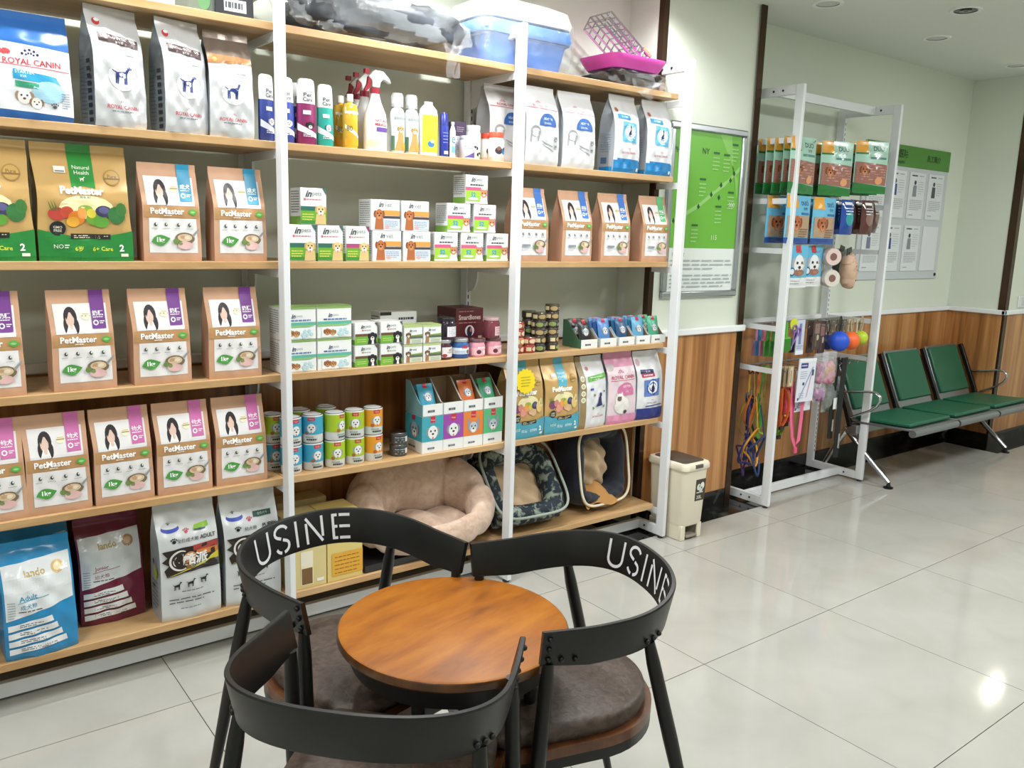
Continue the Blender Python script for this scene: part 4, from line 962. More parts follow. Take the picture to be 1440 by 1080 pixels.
def spray_bottle():
    m_w = M('#eceef0', .35); m_red = M('#9e2036', .35)
    k = bottle([(.044, 0), (.047, .006), (.047, .10), (.042, .135), (.024, .175), (.017, .20), (.017, .208)], m_w, [(.0185, .205), (.0185, .225)], m_red, sy=.6)
    b = MB(); pts = [(-.030, .262), (-.004, .288), (.03, .286), (.056, .262), (.062, .245), (.05, .25), (.03, .258), (.018, .245), (.014, .226), (-.014, .226), (-.016, .25)]
    b.prism(pts[::-1], .022, m_w, lambda a, c, d: (a, d - .011, c)); h = k.add('trigger_head', b.mesh('trigger_head'), None, .003)
    b = MB(); b.prism([(-.03, .262), (-.016, .25), (-.024, .224), (-.040, .208), (-.046, .214), (-.034, .236)][::-1], .012, m_red, lambda a, c, d: (a, d - .006, c)); b.box(-.044, -.008, .272, -.026, .008, .288, m_red); k.add('trigger', b.mesh('trigger'), h)
    p = Pr(wrap(.0475, .01, .15, .6, 140), .10, .14, .4, cell=.006); p.t("NATURE'S", .62, .70, .07, '#b0384e', .5, .02); p.t('MIRACLE', .62, .60, .075, '#b0384e', .5, .03); p.r(.42, .42, .9, .53, '#6a4a9a'); p.ln(.5, .88, .36, 4, .05, '#a9b0b8', .015, 3); p.e(.3, .12, .25, .09, '#e6eeb4')
    k.add('label_print', p.mesh(), k.ib); return k
ksp = spray_bottle(); 
put5(ksp, 512, 553, 213, 'white spray bottle with red trigger in front', name='spray_bottle')
put5(ksp, 499, 536, 211, 'white spray bottle with red trigger, middle of three', name='spray_bottle', yf=.35)
put5(ksp, 491, 522, 209, 'white spray bottle with red trigger, farthest back', name='spray_bottle', yf=.44)
def clear_spray():
    k = bottle([(.026, 0), (.028, .004), (.028, .145), (.022, .16), (.012, .165)], M('#cfd6d8', .2, coat=.3), None, None, sy=.9)
    b = MB().lathe([(.013, .165), (.013, .178)], M('#cfd4d8', .3), 16); b.box(-.02, -.008, .178, .012, .008, .2, M('#d9dde0', .3)); k.add('pump', b.mesh('pump'))
    k.add('clear_cap', MB().lathe([(.024, .166), (.0245, .205), (.02, .216), (.004, .219)], M('#e9eef0', .08, alpha=.35), 18, sy=.9, cap=False).mesh('clear_cap', 50))
    p = Pr(wrap(.0282, .008, .14, .9, 150), .07, .13, .4, cell=.006); p.r(.0, .0, 1, 1, '#e3e9e6'); p.r(.15, .84, .85, .92, '#8a9a98'); p.t('COAT', .4, .73, .07, '#6d7a7c', .4); p.p([(.2, 0), (.8, 0), (.7, .35), (.62, .55), (.4, .55), (.35, .3)], '#c49a5c'); p.dog(.52, .58, .18, '#caa163', '#2e261e', '#9a7440', False); p.r(.0, .0, .2, .4, '#4d7a5c'); p.e(.75, .12, .18, .10, '#e0a43c')
    k.add('label_print', p.mesh(), k.ib); return k
kc = clear_spray(); put5(kc, 553, 573, 214, 'clear-capped spray with a golden dog, left of two', name='coat_spray_bottle'); put5(kc, 573, 592, 216, 'clear-capped spray with a golden dog, right of two', name='coat_spray_bottle')
k = bottle([(.038, 0), (.041, .006), (.041, .15), (.036, .172), (.02, .188)], M('#e9ebec', .35), [(.0185, .188), (.0185, .20)], M('#c9d6e2', .35), sy=.55)
p = Pr(wrap(.0412, .012, .15, .55, 130), .08, .14, .4, cell=.006); p.r(.08, .0, .92, 1., '#ead93a'); p.ln(.2, .8, .9, 3, .06, '#b09a2a', .02, 2); p.e(.5, .22, .16, .09, '#3d7fb0'); p.e(.56, .3, .10, .05, '#e6e2a8'); p.ln(.4, .7, .5, 3, .07, '#c9b52c', .02, 5); k.add('label_print', p.mesh(), k.ib)
put5(k, 592, 620, 218, 'white bottle with a yellow label right of the clear sprays')
k = bottle([(.017, 0), (.018, .004), (.018, .115), (.017, .12)], M('#2c3a9c', .3), [(.0178, .1202), (.015, .16), (.010, .166)], M('#27338a', .3), sy=.9); p = Pr(wrap(.0181, .01, .11, .9, 120), .04, .1, .4, cell=.006); p.ln(.2, .8, .8, 4, .12, '#8f9ad8', .03, 2); p.r(.3, .0, .8, .12, '#e6e8f0'); k.add('label_print', p.mesh(), k.ib)
put5(k, 621, 633, 220, 'slim blue bottle beside the yellow-label bottle')
k = bottle([(.013, 0), (.013, .10), (.005, .125)], M('#e3ebf0', .35), [(.008, .125), (.008, .135)], M('#d0dae2', .3), sy=.6); p = Pr(wrap(.0132, .01, .09, .6, 120), .03, .08, .4, cell=.006); p.r(.2, .1, .8, .4, '#6fb4d8'); p.t('e', .5, .7, .3, '#5a86a0', .6); k.add('label_print', p.mesh(), k.ib)
put5(k, 633, 642, 222, 'small white tube right of the slim blue bottle', 'tube', 'ointment_tube')
# box helper
def boxkit(w, d, h, mat, front=None, side=None, bev=.0012, top=None):
    k = Kit(); ib = k.add('carton', MB().box(-w / 2, -d / 2, 0, w / 2, d / 2, h, mat).mesh('carton'), None, bev)
    if front:
        p = Pr(lambda u, v: ((u - .5) * w, -d / 2, v * h), w, h, .45, cell=.5); front(p); k.add('front_print', p.mesh(), ib)
    if side:
        p = Pr(lambda u, v: (-w / 2, d / 2 - u * d, v * h), d, h, .45, cell=.5); side(p); k.add('side_print', p.mesh(), ib)
    if top:
        p = Pr(lambda u, v: ((u - .5) * w, (v - .5) * d, h), w, d, .45, cell=.5); top(p); k.add('top_print', p.mesh(), ib)
    k.d = d; k.w = w; k.h = h; return k
mw = M('#eceeee', .45)
k = boxkit(.058, .05, .15, M('#4d3a58', .4), lambda p: (p.r(.1, .42, .9, .62, '#e3dfe4'), p.r(.0, .0, 1, .12, '#d9d6dc'), p.c(.5, .52, .12, '#4d3a58'), p.ln(.2, .8, .85, 3, .05, '#b9a9c4', .015, 2)))
put5(k, 637, 656, 222, 'purple and white carton behind small jars', 'box', 'supplement_box', yf=.33)
def jar(r, h, mat, lidmat, lidh=.018, front=None, sy=1.):
    k = Kit(); ib = k.add('jar_body', MB().lathe([(r * .94, 0), (r, .004), (r, h - .012), (r * .9, h - .004), (r * .88, h)], mat, 22, sy=sy).mesh('jar_body', 45)); k.add('lid', MB().lathe([(r * .92, h), (r * .93, h + lidh - .002), (r * .9, h + lidh)], lidmat, 22, sy=sy).mesh('lid', 45))
    if front:
        p = Pr(wrap(r, .006, h - .014, sy, 170), r * 2.6, h - .02, .45, cell=.006); front(p); k.add('label_print', p.mesh(), ib)
    k.d = 2 * r * sy; k.h = h + lidh; return k
kw = jar(.034, .12, M('#e9ebe8', .35), M('#f0f2f0', .35), .02, lambda p: (p.dog(.42, .42, .12, '#26262a', '#e6e6e6', '#101012', False), p.dog(.62, .18, .12, '#26262a', '#e6e6e6', '#101012', False), p.t('pet', .5, .82, .10, '#4a4c50', .3), p.r(.7, 0, 1., .3, '#8fb55a')))
put5(kw, 659, 682, 225, 'tall white tub with black puppies on its label', 'jar', 'supplement_jar', yf=.30)
kp = jar(.031, .078, M('#d5d8e4', .3), M('#c9cddb', .35), .012, lambda p: (p.p([(.2, .0), (1, .0), (1, .6)], '#5a4a98'), p.ln(.2, .7, .85, 3, .12, '#7a80a0', .03, 4)))
put5(kp, 643, 660, 222, 'small pale jar with purple label, the left one', 'jar', 'supplement_jar', yf=.315); put5(kp, 653, 671, 223, 'small pale jar with purple label, the right one', 'jar', 'supplement_jar', yf=.25)
kr_ = jar(.033, .095, M('#ecebea', .35), M('#e2553c', .35), .022, lambda p: (p.c(.42, .5, .17, '#3a2e38'), p.c(.70, .48, .15, '#2f78b4'), p.r(0, 0, 1, .16, '#e6b7a6'), p.c(.42, .62, .10, '#7a5a50'), p.c(.70, .6, .08, '#20242c')))
put5(kr_, 683, 700, 227, 'white jar with orange-red lid, left of two', 'jar', 'supplement_jar', yf=.31); put5(kr_, 693, 714, 228, 'white jar with orange-red lid, beside the middle post', 'jar', 'supplement_jar', yf=.25)

# ================================================================== vet cartons (second bay, fourth shelf)
def brand(p, v=.84, hh=.12, second='vet', c2='#9aa6a2'):
    p.t('in', .40, v, hh * 1.35, '#2f3c48', .3, .03, shear=.35, al='r'); p.t(second, .46, v - .01, hh * 1.05, c2, .42, .01, al='l')
def f_dog(band):
    def f(p):
        brand(p, .84, .13, 'pets'); p.r(.12, .66, .20, .72, '#c86a78'); p.ln(.22, .85, .69, 1, .02, '#c48a94', .03, 3); p.p([(.84, 1), (1, 1), (1, .82)], '#3c6a60' if band != '#b0447c' else '#8a3a6a')
        p.r(0, .02, 1, .46, '#6aa82f'); p.r(0, .38, .62, .50, band); p.r(0, .02, 1, .12, '#3f8a36'); p.ln(.06, .5, .28, 3, .07, '#d6d36a', .03, 2)
        p.p([(.55, .02), (.98, .02), (.95, .3), (.6, .3)], '#d9bd84'); p.dog(.77, .40, .2, '#e0c68e', '#3a2e26', '#c9a766')
    return f
def f_orange(p):
    brand(p); p.r(.40, .50, 1, .66, '#e09a4a'); p.r(.40, .40, 1, .475, '#4a4046'); p.q((.42, .06), (1, .06), (1, .38), (.42, .38), '#c9d4e2'); p.ln(.46, .92, .31, 4, .06, '#8c9ab0', .025, 2); p.e(.55, .12, .08, .05, '#e6a4a0')
    p.p([(.12, .04), (.42, .04), (.40, .40), (.16, .40)], '#b0673c'); p.dog(.27, .52, .17, '#b8703f', '#2c1c16', '#8c4a28', False, '#c98a58')
def f_cat(p):
    brand(p, .84, .12, 'pets'); p.ln(.2, .85, .66, 1, .02, '#4a4f58', .05, 3); p.r(0, .46, .68, .58, '#d25d86'); p.q((0, .10), (.75, .10), (.68, .46), (0, .46), '#9ccc3a'); p.t('52', .34, .32, .16, '#3b8fc4', .3, .04); p.e(.34, .18, .24, .04, '#dfeff6'); p.r(.0, .02, 1, .08, '#e6d9dc'); p.r(.72, .1, 1, .5, '#8a5f94')
    p.p([(.62, .02), (.98, .02), (.95, .30), (.68, .30)], '#efe6dd'); p.cat(.81, .36, .17, '#c98a5a')
def side_txt(p): p.r(.0, .0, 1, .22, '#7fb04a'); p.ln(.1, .9, .9, 9, .07, '#6d747a', .022, 3)
def side_plain(p): p.ln(.1, .9, .9, 11, .07, '#7a8086', .022, 3)
KA = boxkit(.098, .09, .128, mw, f_dog('#2f6a5c'), side_txt); KA2 = boxkit(.094, .09, .128, mw, f_dog('#b0447c'), side_txt)
KB = boxkit(.122, .10, .114, mw, f_orange, side_plain); KC = boxkit(.109, .09, .114, mw, f_cat, side_txt)
def stackbox(k, n, px0, px1, py, tier, lab, grp, yf=.248, rz=0., name='medicine_box', cat='box', zoff=0.):
    x, y, z = spot(px0, px1, py, n, k.d, yf); return k.put(name, (x, y, z + tier * (k.h + .001) + zoff), lab, cat, grp, rz=rz)
G4 = 'white vet cartons on the fourth shelf'
stackbox(KA, 4, 407, 445, 367, 0, 'white and green carton with labrador, bottom row beside the post', G4)
stackbox(KA, 4, 446, 484, 367, 0, 'white and green carton with labrador, bottom row, second from post', G4)
stackbox(KA2, 4, 485, 521, 367, 0, 'white and green carton with magenta band, bottom row', G4)
stackbox(KA, 4, 421, 461, 313, 1, 'white and green carton with labrador, alone on the upper row', G4)
stackbox(KB, 4, 523, 565, 367, 0, 'white and orange poodle carton, bottom row, left', G4); stackbox(KB, 4, 566, 606, 367, 0, 'white and orange poodle carton, bottom row, right', G4)
stackbox(KB, 4, 521, 563, 322, 1, 'white and orange poodle carton, upper row, left', G4); stackbox(KB, 4, 563.5, 604, 322, 1, 'white and orange poodle carton, upper row, right', G4)
for i, (a, b_) in enumerate(((609, 645), (646, 681), (682, 716))): stackbox(KC, 4, a, b_, 367, 0, ['lime cat carton, bottom row, next to the orange cartons', 'lime cat carton, bottom row, middle', 'lime cat carton, bottom row, next to the middle post'][i], G4)
stackbox(KC, 4, 627, 663, 324, 1, 'lime cat carton, second row, left', G4); stackbox(KC, 4, 664, 699, 324, 1, 'lime cat carton, second row, right', G4); stackbox(KC, 4, 652, 688, 282, 2, 'lime cat carton crowning the cat carton stack', G4)
# third shelf cartons
def f_big(p):
    p.r(0, .93, 1, 1, '#86a860'); p.t('in', .42, .72, .13, '#2c4468', .25, .03, shear=.3, al='r'); p.t('pets', .46, .71, .09, '#a9b2b4', .3, 0, al='l'); p.r(.18, .57, .28, .615, '#3d5a8c'); p.ln(.3, .9, .59, 1, .02, '#5f7cae', .045, 3); p.r(0, .44, 1, .53, '#5fb3a4'); p.q((.0, .38), (.8, .38), (1, .44), (0, .44), '#8fbf7a')
    p.r(.12, .04, .9, .36, '#eaf2f2'); p.dog(.28, .20, .10, '#a9683c', '#2c1c16', '#84502e', False, '#c48a5a'); p.dog(.44, .18, .09, '#b98350', '#2c1c16', '#96602e', False, '#d4a878')
    for i, (u, v) in enumerate(((.62, .15), (.68, .25), (.74, .14), (.80, .26), (.86, .16), (.66, .09))): p.c(u, v, .045, '#b9dbe4')
KD = boxkit(.137, .10, .118, mw, f_big, side_plain, top=lambda p: p.r(0, 0, 1, 1, '#8fb06a'))
G3 = 'vet cartons on the third shelf'
for t in (0, 1):
    stackbox(KD, 3, 396, 444, 521, t, ['large white carton with green lid, lower row beside the post', 'large white carton with green lid, upper row beside the post'][t], G3)
    stackbox(KD, 3, 446.5, 495, 521, t, ['large white carton with green lid, lower row away from the post', 'large white carton with green lid, upper row away from the post'][t], G3)
def f_bern(p):
    brand(p, .82, .13, 'pets'); p.r(.30, .62, .38, .69, '#b9848c'); p.ln(.4, .85, .655, 1, .02, '#a9a2a6', .04, 2); p.p([(.86, 1), (1, 1), (1, .80)], '#5a5a52'); p.r(0, .02, 1, .38, '#6fae3c'); p.r(0, .38, .62, .50, '#6a4a38'); p.ln(.08, .5, .24, 2, .09, '#b9d47a', .04, 3)
    p.p([(.55, .02), (.98, .02), (.92, .34), (.62, .34)], '#26262a'); p.dog(.77, .36, .19, '#26262a', '#101012', '#101012', True); p.p([(.72, .02), (.84, .02), (.82, .2), (.75, .2)], '#efefef')
def f_lime(p):
    p.r(0, .9, 1, 1, '#b4c884'); brand(p, .72, .11, 'vet', '#7a86b0'); p.q((.2, .42), (1, .42), (1, .52), (.2, .46), '#7f9a3c'); p.r(.3, .30, 1, .42, '#5c6660'); p.q((.2, .05), (1, .05), (1, .28), (.2, .28), '#d6e0cc'); p.p([(.1, .04), (.3, .04), (.3, .5), (.14, .5)], '#a07a54'); p.dog(.22, .5, .13, '#7c5a40', '#2a1e18', '#5c4230', False); p.ln(.4, .92, .22, 3, .06, '#9aa69a', .02, 4)
KE = boxkit(.094, .09, .084, mw, f_bern, side_txt); KF = boxkit(.083, .08, .074, mw, f_lime, side_plain, top=lambda p: p.r(0, 0, 1, 1, '#b4c884'))
for t in (0, 1):
    for c, (a, b_) in enumerate(((497, 533), (534, 567))): stackbox(KE, 3, a, b_, 515, t, f'white and green carton with black mountain dog, {["lower","upper"][t]} row, {["left","right"][c]}', G3)
    for c, (a, b_) in enumerate(((568, 594), (595, 620))): stackbox(KF, 3, a, b_, 511, t, f'small white and olive carton, {["lower","upper"][t]} row, {["left","right"][c]} of four', G3)
kx = boxkit(.17, .08, .19, mw, lambda p: (p.ln(.5, .95, .85, 1, .02, '#3b3f46', .05, 4), p.r(.0, .93, .3, 1., '#1f2226')), side_plain); stackbox(kx, 3, 538, 582, 505, 0, 'white carton standing behind the small olive cartons', G3, yf=.39)
def f_smart(p):
    p.t('SmartBones', .5, .80, .11, '#d6c0b6', .8, .02); p.ln(.1, .9, .93, 1, .02, '#a87a78', .02, 2); p.ln(.1, .9, .68, 1, .02, '#a87a78', .02, 5); p.c(.5, .50, .17, '#d6d2da'); p.e(.5, .48, .10, .12, '#26263a'); p.e(.55, .52, .04, .05, '#b86a4c'); p.r(.36, .24, .76, .29, '#a85a60'); p.r(.82, .30, .95, .38, '#d8b9a4')
    p.q((0, .1), (1, .06), (1, .18), (0, .2), '#4c1c24')
ksm = boxkit(.142, .15, .195, M('#5a2028', .4), f_smart, lambda p: (p.ln(.1, .9, .8, 3, .1, '#8a5a60', .03, 2), p.ln(.1, .9, .35, 3, .1, '#8a5a60', .03, 4)))
stackbox(ksm, 3, 640, 679, 485, 0, 'maroon chew carton standing behind the jars', None, yf=.37, name='chew_box')
m_dark = M('#2a1c2e', .15, coat=.4); m_silv = M('#b9bcc2', .3, metal=.6)
kj1 = jar(.040, .075, m_dark, M('#1c1c22', .3), .014, lambda p: (p.r(.35, .1, .95, .85, '#e6e4ea'), p.ln(.42, .9, .75, 5, .13, '#8d8a96', .04, 2), p.r(.0, .0, 1, .1, '#4a1c38')))
kj2 = jar(.039, .068, M('#4a1c2c', .2, coat=.3), m_silv, .013, lambda p: (p.r(.30, .1, 1, .95, '#e9e4e6'), p.t('BEEF', .66, .70, .15, '#7a2a3c', .4, .02), p.t('TABLET', .64, .50, .13, '#7a2a3c', .4), p.e(.4, .25, .1, .14, '#a83a44')))
kj3 = jar(.039, .068, M('#2f5f9c', .25, coat=.3), m_silv, .013, lambda p: (p.r(.0, .25, 1, .8, '#dfe8f2'), p.r(.4, .72, .62, .98, '#b0384a'), p.r(0, 0, 1, .22, '#2a4f94'), p.c(.66, .45, .08, '#7a5a50'), p.ln(.15, .55, .5, 2, .14, '#6d8ab4', .05, 3)))
kj4 = jar(.036, .062, M('#d996a6', .25, coat=.3), M('#7c5a60', .25, metal=.4), .012, lambda p: (p.r(.1, .05, 1, .8, '#eeb9c4'), p.e(.4, .38, .1, .22, '#5a3440'), p.e(.66, .34, .09, .2, '#f3e6e8'), p.r(.35, .7, .9, .9, '#f4dce2')))
kj5 = jar(.037, .075, M('#7a3a48', .15, coat=.4), M('#c9a6ac', .3), .012, lambda p: (p.r(.45, .1, 1, .8, '#f0c9d2'), p.ln(.5, .95, .65, 3, .18, '#b0647a', .05, 3)))
GJ = 'treat jars on the third shelf'
def pjar(k, a, b_, lab, z=0., yf=.25): x, y, zz = spot(a, b_, 505, 3, k.d, yf); k.put('treat_jar', (x, y, zz + z), lab, 'jar', GJ)
pjar(kj2, 617, 641, 'dark red jar with white label and silver lid at the row start'); pjar(kj3, 641, 665, 'blue and white jar with silver lid'); pjar(kj4, 665, 688, 'pink jar with dark lid beside the blue jar'); pjar(kj4, 688, 711, 'pink jar with dark lid beside the middle post')
pjar(kj1, 620, 648, 'dark jar with black lid standing on the red jar', .0825); pjar(kj5, 684, 709, 'dark pink jar standing on the pink jar', .0755)

# ================================================================== cans and pouch displays (second bay, second shelf)
def can(col, r=.039, h=.104):
    k = Kit(); ib = k.add('can_body', MB().lathe([(r * .95, 0), (r, .003), (r, h - .003), (r * .96, h)], M('#e3e6e6', .35), 24).mesh('can_body', 40)); k.add('can_rim', MB().lathe([(r * .97, h), (r * .99, h + .002), (r * .9, h + .002), (r * .88, h - .001), (.002, h - .001)], m_chrome, 24, cap=False).mesh('can_rim', 40))
    p = Pr(wrap(r, .004, h - .004, 1., 330), r * 5.76, h - .008, .4, cell=.006); p.r(0, .30, 1, 1, col); p.r(.44, .84, .56, 1., '#c0303c'); p.t('Wanpy', .5, .91, .05, '#f6e4e4', .08); p.dog(.5, .55, .085, '#e9ecee', '#22262c', '#9aa0a6'); p.ln(.40, .60, .2, 1, .1, '#9aa69a', .05, 2); p.ln(.42, .60, .1, 1, .1, '#2c3034', .06, 3); p.c(.42, .36, .03, '#a8643c')
    k.add('label_print', p.mesh(), ib); k.d = 2 * r; k.h = h + .003; return k
kcan = {'lime': can('#a9c62c'), 'blue': can('#3fa6c8'), 'orange': can('#e69a2c')}
GC = 'stacked dog food cans'
def pcan(col, a, b_, tier, lab, yf=.25, rz=0.):
    k = kcan[col]; x, y, z = spot(a, b_, 656, 2, k.d, yf); k.put('dog_food_can', (x, y, z + tier * k.h), lab, 'can', GC, rz=rz)
where = [('blue', 378, 402, 'left of the white post'), ('blue', 401, 430, 'half behind the white post'), ('blue', 432, 460, 'clear of the post'), ('lime', 463, 491, 'next to a blue one'), ('lime', 491, 518, 'next to the orange one'), ('orange', 517, 544, 'end of the row')]
for i, (c, a, b_, w_) in enumerate(where):
    for t in (0, 1): pcan('lime' if (i == 0 and t) else c, a, b_, t, f'{"lime" if (i == 0 and t) else c} dog food can, {["lower","upper"][t]} tier, {w_}', (.335 if i == 0 else .25 + .004 * (i % 3)), rr.uniform(-.6, .6) if t else rr.uniform(-.15, .2))
for (a, b_, w_) in ((417, 440, 'behind the blue ones'), (452, 478, 'behind the lime and blue ones')):
    for t in (0, 1): pcan('lime', a, b_, t, f'lime dog food can in the back row, {["lower","upper"][t]} tier, {w_}', .36, .8)
kg_ = Kit(); r = .036; ib = kg_.add('can_body', MB().lathe([(r * .9, 0), (r, .006), (r, .04), (r * .94, .046)], M('#5c6064', .3, metal=.6), 22).mesh('can_body', 40)); kg_.add('can_rim', MB().lathe([(r * .96, .046), (r * .9, .048), (.002, .046)], m_chrome, 22, cap=False).mesh('can_rim', 40))
p = Pr(wrap(r, .005, .04, 1., 200), .12, .035, .4, cell=.006); p.r(.2, .1, .8, .9, '#3f4348'); p.ln(.25, .75, .7, 3, .25, '#c9ccc8', .08, 4); p.r(.6, .2, .72, .8, '#e6e6e6'); kg_.add('label_print', p.mesh(), ib)
for t in (0, 1): x, y, z = spot(553, 579, 642, 2, .072, .262); kg_.put('small_grey_can', (x, y, z + t * .049), ['small grey can, lower of the pair before display boxes', 'small grey can stacked on its twin before display boxes'][t], 'can', 'small grey cans')
# pouch display boxes
DW, DD, DH = .1, .135, .155
def f_disp(col, kind):
    def f(p):
        p.r(0, .32, 1, 1, col); p.r(.38, .82, .62, 1., '#c0303c'); p.t('Wanpy', .5, .89, .05, '#f6e4e4', .2); p.ln(.25, .75, .13, 1, .1, '#6a7078', .05, 2)
        if kind == 'dog': p.dog(.5, .56, .30, '#e6e8ea', '#2a2c34', '#8d929a')
        else:
            k = p.w / p.h
            for s_ in (-1, 1): p.p([(.5 + s_ * .12, .66), (.5 + s_ * .30, .62), (.5 + s_ * .30, .84)], '#8c96a8')
            p.dog(.5, .55, .26, '#b9c2cc', '#2a2c34', '#8c96a8', kind == 'y')
    return f
def s_disp(col):
    def f(p): p.r(0, .32, 1, 1, col); p.dog(.55, .6, .26, '#9aa6ae', '#2a2c34', '#6a727a'); p.ln(.2, .8, .13, 1, .1, '#6a7078', .05, 2); p.r(.4, .86, .6, 1, '#a8303c')
    return f
def pouch(col, w=.085, h=.12):
    b, S = bag(w, h, .02, M(col, .3), 'pil', None, .002, .001, 3, pinch=0, nu=8, nv=12); p = Pr(S, w, h, .3); p.r(.35, .84, .62, 1, '#c0303c'); p.dog(.5, .52, .27, '#cfd6de', '#26303a', '#7a8896'); p.r(0, .0, 1, .16, '#e6e9ee'); p.ln(.2, .8, .09, 1, .1, '#8a929c', .03, 1)
    return b.mesh('pouch', 60), p.mesh()
COLS = [('teal', '#3fa3b4', 'dog', 593, 623), ('purple', '#9a48a8', 'dog', 623.5, 650), ('orange', '#e0813a', 'x', 651, 678), ('green', '#55b47c', 'y', 679, 705)]
for nm, col, kd_, a, b_ in COLS:
    kk = boxkit(DW, DD, DH, mw, f_disp(col, kd_), s_disp(col)); x, y, z = spot(a, b_, 640, 2, DD, .248); kk.put('pouch_carton', (x, y, z), f'closed {nm} pouch carton with a dog face, lower row', 'box', 'pouch cartons')
m_card = M('#8a7258', .7)
def tray_kit(w, d, lip, back, col, pcol, np_, lean=.3, side_col=None):
    """display carton with a low front lip, cut-out sides and pouches leaning inside"""
    k = Kit(); sm = M(side_col or col, .45); b = MB(); h = w / 2
    prof = [(-d / 2, 0), (d / 2, 0), (d / 2, back), (d / 2 - .03, back), (-d * .02, lip + .045), (-d / 2 + .02, lip * 1.05), (-d / 2, lip)]
    for x0 in (-h, h - .002): b.prism(prof, .002, sm, lambda a, c, t: (x0 + t, a, c))
    b.box(-h + .002, d / 2 - .002, 0, h - .002, d / 2, back, m_card); b.box(-h + .002, -d / 2, 0, h - .002, -d / 2 + .002, lip, mw); b.box(-h + .002, -d / 2 + .002, 0, h - .002, d / 2 - .002, .002, m_card)
    it = k.add('display_tray', b.mesh('display_tray'))
    p = Pr(lambda u, v: ((u - .5) * w, -d / 2, v * lip), w, lip, .45, cell=.5); p.ln(.25, .75, .4, 1, .3, '#5a6068', .2, 2); k.add('front_print', p.mesh(), it)
    for x0, x1 in ((-h + .0022, -h + .0028), (h - .0028, h - .0022)): k.add('card_lining', MB().prism(prof, x1 - x0, m_card, lambda a, c, t: (x0 + t, a, c)).mesh('card_lining'), it)
    k.np = np_; k.pc = pcol; k.d = d; k.w = w; k.lean = lean; return k
POUCH = {}
def put_tray(k, loc, lab, grp, plab):
    k.put('pouch_tray', loc, lab, 'display tray', grp)
    for i in range(k.np):
        c = k.pc[i % len(k.pc)]
        if c not in POUCH: POUCH[c] = pouch(c, .074, .125)
        kk = Kit(); j = kk.add('pouch_body', POUCH[c][0]); kk.add('pouch_print', POUCH[c][1], j)
        yy = -k.d / 2 + .028 + i * (k.d - .07) / max(1, k.np - 1) if k.np > 1 else -k.d / 2 + .03
        kk.put('food_pouch', (loc[0] + rr.uniform(-.004, .004), loc[1] + yy, loc[2] + .006), f'{plab}, {["front","second","third","back"][min(i, 3)]} one' if k.np > 1 else plab, 'pouch', 'food pouches in trays', rx=-k.lean, rz=rr.uniform(-.05, .05))
for (nm, col, kd_, a, b_), npn, pc in zip(COLS, (2, 0, 1, 2), (('#3a9fbe',), ('#9a48a8',), ('#d8743a',), ('#3fa070',))):
    kk = tray_kit(DW, DD, .048, .135, '#d9dcdc', pc, npn, .42, '#7fb0b8' if nm == 'teal' else '#d0d2d0'); x, y, z = spot(a, b_, 640, 2, DD, .248)
    put_tray(kk, (x, y, z + DH + .002), f'open pouch tray on top of the {nm} carton', 'open pouch trays', f'{nm} food pouch leaning in the open tray')
# third bay third shelf: trays of cat pouches
T3 = [(815, 842, ('#2a2c30',), 2, 'black', '#3f6a50'), (843, 868, ('#5a8fd0', '#3f6ab0'), 3, 'blue', '#d0d6dc'), (869, 893, ('#2f5a86', '#3a7ab0'), 3, 'navy', '#d0d6dc'), (894, 914, ('#6ab0d8', '#3f8ab4'), 3, 'sky-blue', '#d0d6dc'), (915, 935, ('#4fb48c',), 2, 'mint', '#d0d6dc')]
for i, (a, b_, pc, n_, nm, sc_) in enumerate(T3):
    w_ = X(b_, 485) - X(a, 485); kk = tray_kit(min(w_ - .002, .108), .13, .04, .125 if i == 0 else .07, '#d9dcdc', pc, n_, .22, sc_)
    put_tray(kk, spot(a, b_, 488, 3, .13, .25), f'open tray of {nm} cat food pouches', 'open pouch trays', f'{nm} cat food pouch in the end-bay tray')
# cat food tins
def tin(c1, c2):
    r, h = .033, .033; k = Kit(); ib = k.add('tin_body', MB().lathe([(r * .9, 0), (r, .005), (r, h - .004), (r * .95, h)], M(c1, .35, metal=.2), 20).mesh('tin_body', 40)); k.add('tin_rim', MB().lathe([(r * .97, h), (r * .92, h + .0015), (.002, h - .001)], m_chrome, 20, cap=False).mesh('tin_rim', 40))
    p = Pr(wrap(r, .005, h - .004, 1, 200), .115, .024, .4, cell=.006); p.e(.5, .5, .16, .42, c2); p.r(.1, .15, .3, .85, '#d9c9a0'); p.ln(.7, .95, .6, 2, .3, '#e6e0d0', .1, 3); k.add('label_print', p.mesh(), ib); k.h = h + .002; return k
kt = [tin('#4a3f34', '#b49a6a'), tin('#3c3a34', '#8a9a5a'), tin('#a8433c', '#e6c8b0'), tin('#d08a4a', '#f0dcc0')]
cols = [(732, .25, 4, (2, 3, 2, 2), 'beside the middle post'), (748, .245, 2, (2, 2), 'short front column'), (749, .33, 5, (1, 0, 1, 0, 1), 'column behind the short one'), (763, .25, 5, (1, 0, 0, 1, 0), 'middle column'), (781, .25, 6, (1, 0, 0, 1, 0, 0), 'column next to the pouch trays')]
for px, yf, n_, ks_, w_ in cols:
    for t in range(n_):
        x = X(px, 496, yf); k = kt[ks_[t]]; k.put('cat_food_tin', (x + rr.uniform(-.002, .002), yf + .034, SH[3] + .0005 + t * k.h), f'small cat food tin, {["lowest","second","third","fourth","fifth","sixth"][t]} from below, {w_}', 'tin', 'stacked cat food tins', rz=rr.uniform(-.6, .6))

